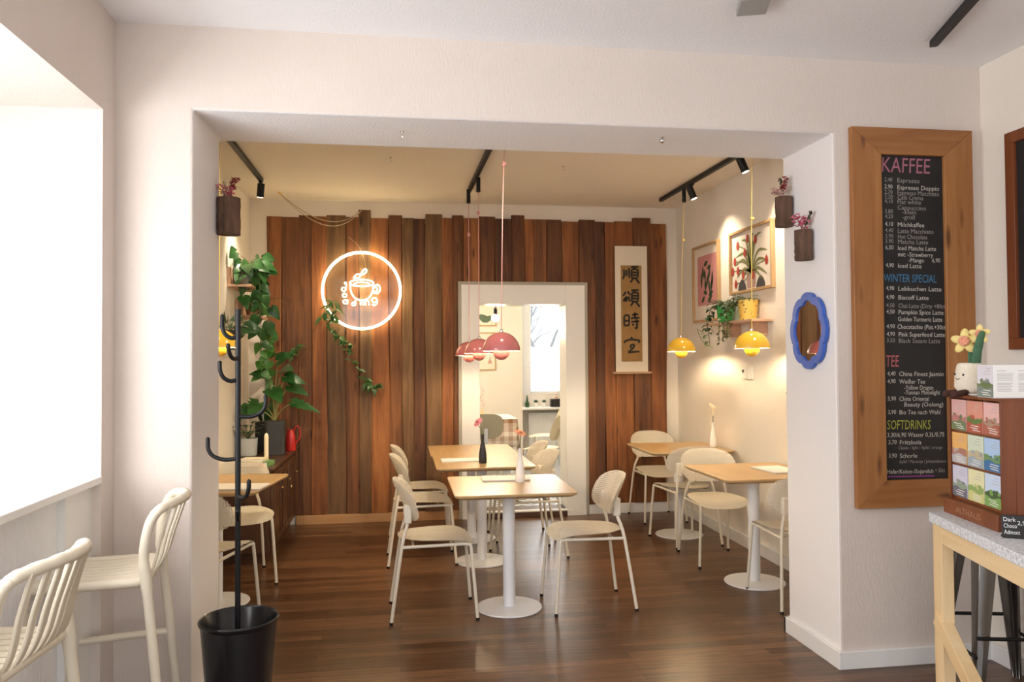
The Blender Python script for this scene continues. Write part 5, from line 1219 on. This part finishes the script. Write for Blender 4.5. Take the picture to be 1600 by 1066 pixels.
MB().lathe(pot_prof(0.055, 0.072, 0.12), 32).build('pot', M('terracotta glaze', (0.40, 0.20, 0.10), 0.6), t)
mb, sb = MB(), MB(); rng = random.Random(32)
for i in range(44):
    a = rng.uniform(0, 2*pi); mb.leaf((0.02*cos(a), 0.02*sin(a), .11), (cos(a)*.8+.15, sin(a)*.8-.25, .8), (0, 0, 1), rng.uniform(.15, .27), 0.02, 0.8)
trailing(mb, sb, (0, 0, 0), [(0, 0, .12), (.07, -.10, .13), (.09, -.14, -.12), (.09, -.14, -.36), (.09, -.12, -.50)], rng, 0.09, 0.075, 16, 0.9, 0.03, OUT)
trailing(mb, sb, (0, 0, 0), [(0, 0, .12), (.10, -.06, .14), (.16, -.08, -.12), (.17, -.08, -.38), (.18, -.06, -.58)], rng, 0.10, 0.085, 15, 0.9, 0.03, OUT)
mb.clamp(0, -0.09).build('plant_leaves', leaf_bright, t, smooth=60); sb.clamp(0, -0.09).build('plant_stems', stem_mat, t)
t = thing('hanging_planter', 'black wall planter with dark leaves behind the coat stand', 'plant', (BL+0.075, 6.20, 1.60))
MB().lathe(pot_prof(0.055, 0.07, 0.15), 28).build('pot', dk, t)
mb, sb = MB(), MB(); rng = random.Random(33)
bush(mb, sb, (0, 0, 0.14), rng, 18, 0.17, 0.12, 0.10, 0.9, 1.1, 0.3, OUT)
mb.clamp(0, -0.06).build('planter_leaves', leaf_dark, t, smooth=60); sb.clamp(0, -0.06).build('planter_stems', stem_mat, t)
# hoya vine pinned to the planks in front of the neon ring
t = thing('wall_vine', 'thin green vine pinned across the planks, crossing the neon ring', 'plant', (-0.60, 7.24, 2.03))
mb, sb = MB(), MB(); rng = random.Random(41)
path = smooth_path([(-0.375, 0.05, -0.45), (-0.30, 0.03, -0.33), (-0.19, 0.02, -0.26), (-0.10, 0.0, -0.10), (0.0, -0.02, 0.02), (0.02, -0.02, -0.10), (-0.06, -0.02, -0.20), (0.06, -0.01, -0.30), (0.14, 0, -0.38), (0.15, 0, -0.52), (0.24, 0, -0.62), (0.33, 0, -0.735), (0.38, 0, -0.77)], 7)
sb.tube(path, 0.0028, 6)
def leaves_at(lo, hi, n, l, wd):
    for i in range(n):
        p = path[int(lo+(hi-lo)*(i+.5)/n)]; d = Vector((rng.uniform(-1, 1), -rng.uniform(.2, .7), rng.uniform(-.9, .5))); ll = l*rng.uniform(.7, 1.1)
        mb.leaf(p, d, (0, -.6, .8), ll, wd*ll/l, .25, .2)
leaves_at(0, 5, 7, .085, .042); leaves_at(20, 42, 24, .095, .036); leaves_at(44, 60, 18, .085, .045); leaves_at(60, 72, 10, .07, .035); leaves_at(74, len(path)-1, 14, .10, .042)
mb.build('vine_leaves', M('mid green leaf', (0.025, 0.085, 0.02), 0.35, (0.055, 0.13, 0.03), 14), t, smooth=60); sb.build('vine_stem', M('vine stem', (0.09, 0.06, 0.03), 0.6), t)

# ------------------------------------------------------------------ furniture of the further room
t = thing('draped_table', 'table under a brown checked cloth in the further room', 'table', (1.13, 10.05, 0.05))
MB().box(-0.32, 0.32, -0.42, 0.42, 0.68, 0.70).build('tabletop', oak, t)
for sx in (-1, 1):
    for sy in (-1, 1): MB().tube([(0.27*sx, 0.37*sy, 0), (0.27*sx, 0.37*sy, 0.68)], 0.02, 10).build('leg', table_white, t)
ck = checker_material('brown and white checked cloth', (0.80, 0.72, 0.62), (0.34, 0.15, 0.07), 0.11)
o = bpy.data.objects
mb = MB(); n = 40; vs, fs = [], []
ring0 = rrect(-0.335, 0.335, -0.435, 0.435, 0.03, 6); k = len(ring0)
for lev, (zz, fl) in enumerate(((0.702, 1.0), (0.66, 1.0), (0.52, 1.02), (0.36, 1.04))):
    for i, (x, y) in enumerate(ring0):
        q = 1+0.02*(lev)*sin(i*1.9)*0.6; vs.append((x*fl*q, y*fl*q, zz-(0.05*abs(sin(i*0.45)) if lev == 3 else 0)))
for lev in range(3):
    for i in range(k): fs.append((lev*k+i, lev*k+(i+1) % k, (lev+1)*k+(i+1) % k, (lev+1)*k+i))
fs.append(tuple(range(k)))
o = mb.add(vs, fs).build('tablecloth', ck, smooth=50, solid=0.002); o.location = (1.13, 10.05, 0.05); tag(o, 'brown and white checked cloth over the table in the further room', 'tablecloth')
MB_run = MB().box(-0.335, 0.335, -0.435, 0.435, 0, 0.003).build('table_runner', paper, bevel=0.001); MB_run.location = (1.13, 10.05, 0.755); tag(MB_run, 'white cover sheet on the checked tablecloth', 'table cover')
def shell_chair(loc, rz, mat, label):
    t = thing('shell_chair', label, 'chair', loc, rz, 'chairs in the further room')
    def seat_fn(r, a): c, s_ = sup(a, 3); return (0.02+0.20*c*r, 0.20*s_*r, 0.45-0.02*max(0, c*r)**2)
    MB().disc_shell(seat_fn, 5, 32, 0.012).build('seat', mat, t, smooth=60)
    def back_fn(r, a): c, s_ = sup(a, 3); return (-0.20-0.05*s_*r+0.03*(c*r)**2, 0.21*c*r, 0.68+0.15*s_*r)
    MB().disc_shell(back_fn, 5, 32, 0.012, (-1, 0, 0)).build('backrest', mat, t, smooth=60)
    MB().box(-0.235, -0.205, -0.02, 0.02, 0.43, 0.66).build('back_support', chrome, t, bevel=0.004)
    for sx in (-1, 1):
        for sy in (-1, 1): MB().tube([(0.21*sx, 0.19*sy, 0), (0.15*sx, 0.15*sy, 0.44)], 0.009, 8).build('leg', chrome, t)
    return t
shell_chair((0.98, 9.1, 0.05), R(90), M('grey beige shell', (0.36, 0.33, 0.25), 0.5), 'grey beige shell chair with its back to the doorway')
shell_chair((1.92, 10.15, 0.05), R(175), M('pale cream shell', (0.74, 0.66, 0.47), 0.5), 'pale cream shell chair seen from the side before the radiator')
shell_chair((1.62, 8.75, 0.05), R(150), M('cream shell', (0.72, 0.62, 0.42), 0.5), 'cream shell chair just inside the doorway')
t = thing('radiator', 'white ribbed radiator under the far window', 'radiator', (1.90, FY+0.19, 0.20))
MB().box(0, 0.80, 0, 0.06, 0, 0.50).build('radiator_panel', window_white, t, bevel=0.004)
mb = MB()
for k in range(19): mb.box(0.02+0.041*k, 0.04+0.041*k, -0.008, 0.0, 0.02, 0.48)
mb.build('radiator_ribs', window_white, t, bevel=0.003)
mb = MB(); mb.box(0.1, 0.14, 0.06, 0.11, 0.1, 0.14); mb.box(0.66, 0.70, 0.06, 0.11, 0.1, 0.14); mb.box(0.1, 0.14, 0.06, 0.11, 0.4, 0.44); mb.box(0.66, 0.70, 0.06, 0.11, 0.4, 0.44); mb.build('wall_bracket', window_white, t)
for i, (x, lab) in enumerate(((1.87, 'green bottle shaped cactus pot on the far window sill'), (2.00, 'small succulent in a pale pot on the far window sill'), (2.125, 'small round succulent in a white pot beside the dark box'))):
    t = thing('potted_cactus', lab, 'plant', (x, FY+0.13, 0.79), 0, 'little plants on the far window sill')
    MB().lathe([(0, 0), (0.03, 0), (0.034, 0.07), (0.028, 0.07), (0, 0.06)], 18).build('pot', (leaf_dark if i == 0 else white_ceramic), t)
    mb = MB()
    if i == 0: mb.lathe([(0, .06), (.026, .065), (.018, .10), (.010, .17), (0, .18)], 12)
    else:
        for q in range(14): a = 2*pi*q/14; mb.leaf((0, 0, .06), (cos(a), sin(a), .9), (0, 0, 1), .06, .025, .2)
        mb.ball((0, 0, .085), .028, seg=10, rings=6)
    mb.build('cactus', leaf_green, t, smooth=60)
t = thing('storage_box', 'dark box with a small ornament on the far window sill', 'box', (2.31, FY+0.14, 0.79))
MB().prism(rrect(-0.09, 0.09, -0.07, 0.07, 0.03), 0, 0.12).build('box_body', black_plastic, t, bevel=0.006)
o = MB().lathe([(0, 0), (.022, 0), (.026, .03), (.012, .05), (.016, .07), (0, .085)], 16).build('ornament', M('pink ornament', (0.75, 0.50, 0.42), 0.5)); o.location = (2.31, FY+0.14, 0.91); tag(o, 'small pink ornament on the dark box in the far window', 'ornament')
def far_print(x0, x1, z0, z1, label, art):
    t = thing('framed_print', label, 'picture', (x0, FY, z0), 0, 'framed prints in the further room'); W, H, b = x1-x0, z1-z0, 0.018
    mb = MB(); mb.box(0, W, -0.022, 0, 0, b); mb.box(0, W, -0.022, 0, H-b, H); mb.box(0, b, -0.022, 0, b, H-b); mb.box(W-b, W, -0.022, 0, b, H-b)
    mb.build('frame', MATS['pale oak frame'], t, bevel=0.002); MB().box(b, W-b, -0.012, -0.003, b, H-b).build('paper_mount', cream_paper, t); art(t, W, H)
def art_leaf(t, W, H):
    mb = MB(); mb.strip([(W*.15+W*.7*k/8, -.0125, .12+.02*sin(k)) for k in range(9)], [.01, .05, .08, .10, .11, .10, .08, .05, .01], (0, -1, 0)); mb.build('printed_leaf', M('green grey ink', (0.10, 0.15, 0.09), .7), t, smooth=0)
def art_three(t, W, H):
    for x, z in ((.5, .62), (.25, .25), (.75, .25)):
        mb = MB().strip([(W*x, -.0125, H*z-.04+.1*k/6) for k in range(7)], [.05, .06, .05, .03, .02, .012, .004], (0, -1, 0))
        mb.build('printed_figure', M('faded pink ink', (0.60, 0.33, 0.26), .7), t, smooth=0)
far_print(1.05, 1.40, 1.99, 2.42, 'framed print of a dark leaf in the further room, upper one', art_leaf)
far_print(1.03, 1.39, 1.345, 1.90, 'framed print of three pale figures in the further room, lower one', art_three)
t = thing('bare_bulb_pendant', 'glowing bare bulb hanging in the further room', 'lamp', (1.113, 9.0, 1.995))
MB().ball((0, 0, 0), 0.047, seg=20, rings=12).build('bulb', M('lit globe bulb', (1.0, 0.88, 0.62), 0.4, emit=9), t)
MB().lathe([(0.02, 0.04), (0.022, 0.10), (0.008, 0.12)], 16).build('socket', black_metal, t)
MB().tube([(0, 0, 0.115), (0, 0, 0.755)], 0.003, 8).build('cord', black_metal, t)
lamp('far_room_bulb_and_fill_light', 'POINT', (1.113, 9.0, 1.90), 18, (1.0, 0.85, 0.60), radius=0.1)
lamp('far_room_bulb_and_fill_light', 'POINT', (0.5, 9.6, 2.2), 23, (1.0, 0.86, 0.62), radius=0.1)  # unseen warm fill added to brighten the further room; no bulb hangs here
t = thing('string_lights', 'garland of yellowish paper tassels across the further room', 'garland', (0.9, 10.6, 2.35))
MB().tube([(-0.05, 0, 0.40)]+[(0.0+0.15*k, 0, 0.08-0.03*sin(k*1.3)) for k in range(11)]+[(1.55, 0, 0.40)], 0.003, 6).build('garland_cord', M('cream string', (0.75, 0.65, 0.40), .8), t)
for k, x in enumerate((0.30, 0.55, 0.72, 0.88, 1.05)):
    MB().lathe([(0, -.10), (.018, -.10), (.020, -.05), (.012, 0.0), (.004, .07), (0, .07)], 12, center=(x, 0, -0.02)).build('tassel', M('cream paper tassel', (0.82, 0.68, 0.36), .7), t)
t = thing('pink_vase_flowers', 'tall pale pink dried stems standing on the checked table', 'flowers', (1.03, 9.75, 0.758))
MB().lathe([(0, 0), (.028, 0), (.032, .05), (.018, .10), (.015, .12), (0, .12)], 18).build('vase_body', M('apricot vase', (0.80, 0.52, 0.30), .4), t)
mb = MB(); rg = random.Random(9)
for k in range(26): z = .14+.26*k/26; a = rg.uniform(0, 6.3); mb.leaf((.02*sin(k*.4), 0, z), (cos(a), sin(a), .5), (0, 0, 1), .03, .018, .1, n=3)
mb.tube([(0, 0, .1), (.01, 0, .25), (0, 0, .40)], .003, 6); mb.build('dried_stems', palef, t, smooth=60)

# outside the far window: bare tree and a pale building
t = thing('bare_tree', 'leafless tree outside the far window', 'tree', (2.9, 17.0, -1.0))
bk_ = M('grey bark', (0.42, 0.42, 0.42), .9)
MB().tube([(0.3, 0, 0), (0.25, 0, 1.6), (0.35, 0, 2.6)], [.14, .11, .08], 12).build('trunk', bk_, t)
mb = MB(); rg = random.Random(12)
def branch(p, d, l, r_, dep):
    q = Vector(p)+Vector(d).normalized()*l; m_ = (Vector(p)+q)/2+Vector((rg.uniform(-.06, .06), 0, rg.uniform(-.06, .06)))*l
    mb.tube([p, m_, q], [r_, r_*.8, r_*.6], 5, False)
    if dep:
        for _ in range(3): branch(q if rg.random() < .6 else m_, Vector(d).normalized()+Vector((rg.uniform(-.9, .9), rg.uniform(-.5, .5), rg.uniform(-.5, .7))), l*.68, r_*.55, dep-1)
for d in ((1, 0, .6), (-1, .2, .8), (.4, .3, 1), (-.5, -.2, 1), (.9, -.2, .2), (-1, 0, .1), (-.9, .1, -.1)): branch((0.32, 0, 2.3+rg.uniform(-.3, .3)), d, 0.9, .04, 4)
mb.build('branches', bk_, t, smooth=60)
t = thing('distant_building', 'pale building outside the far window', 'building', (1.0, 21.0, -3.0))
MB().box(0, 8, 0, 4, 0, 4.55).build('facade', M('pale render', (0.62, 0.66, 0.70), .8), t)
mb = MB()
for k in range(6): mb.box(0.5+1.3*k, 1.3+1.3*k, -0.05, 0.0, 3.4, 4.3)
mb.build('window_row', M('bluish panes', (0.30, 0.38, 0.45), .3), t)
MB().box(-0.2, 8.2, -0.2, 4.2, 4.55, 4.75).build('roof', M('roof grey', (0.5, 0.5, 0.5), .8), t)
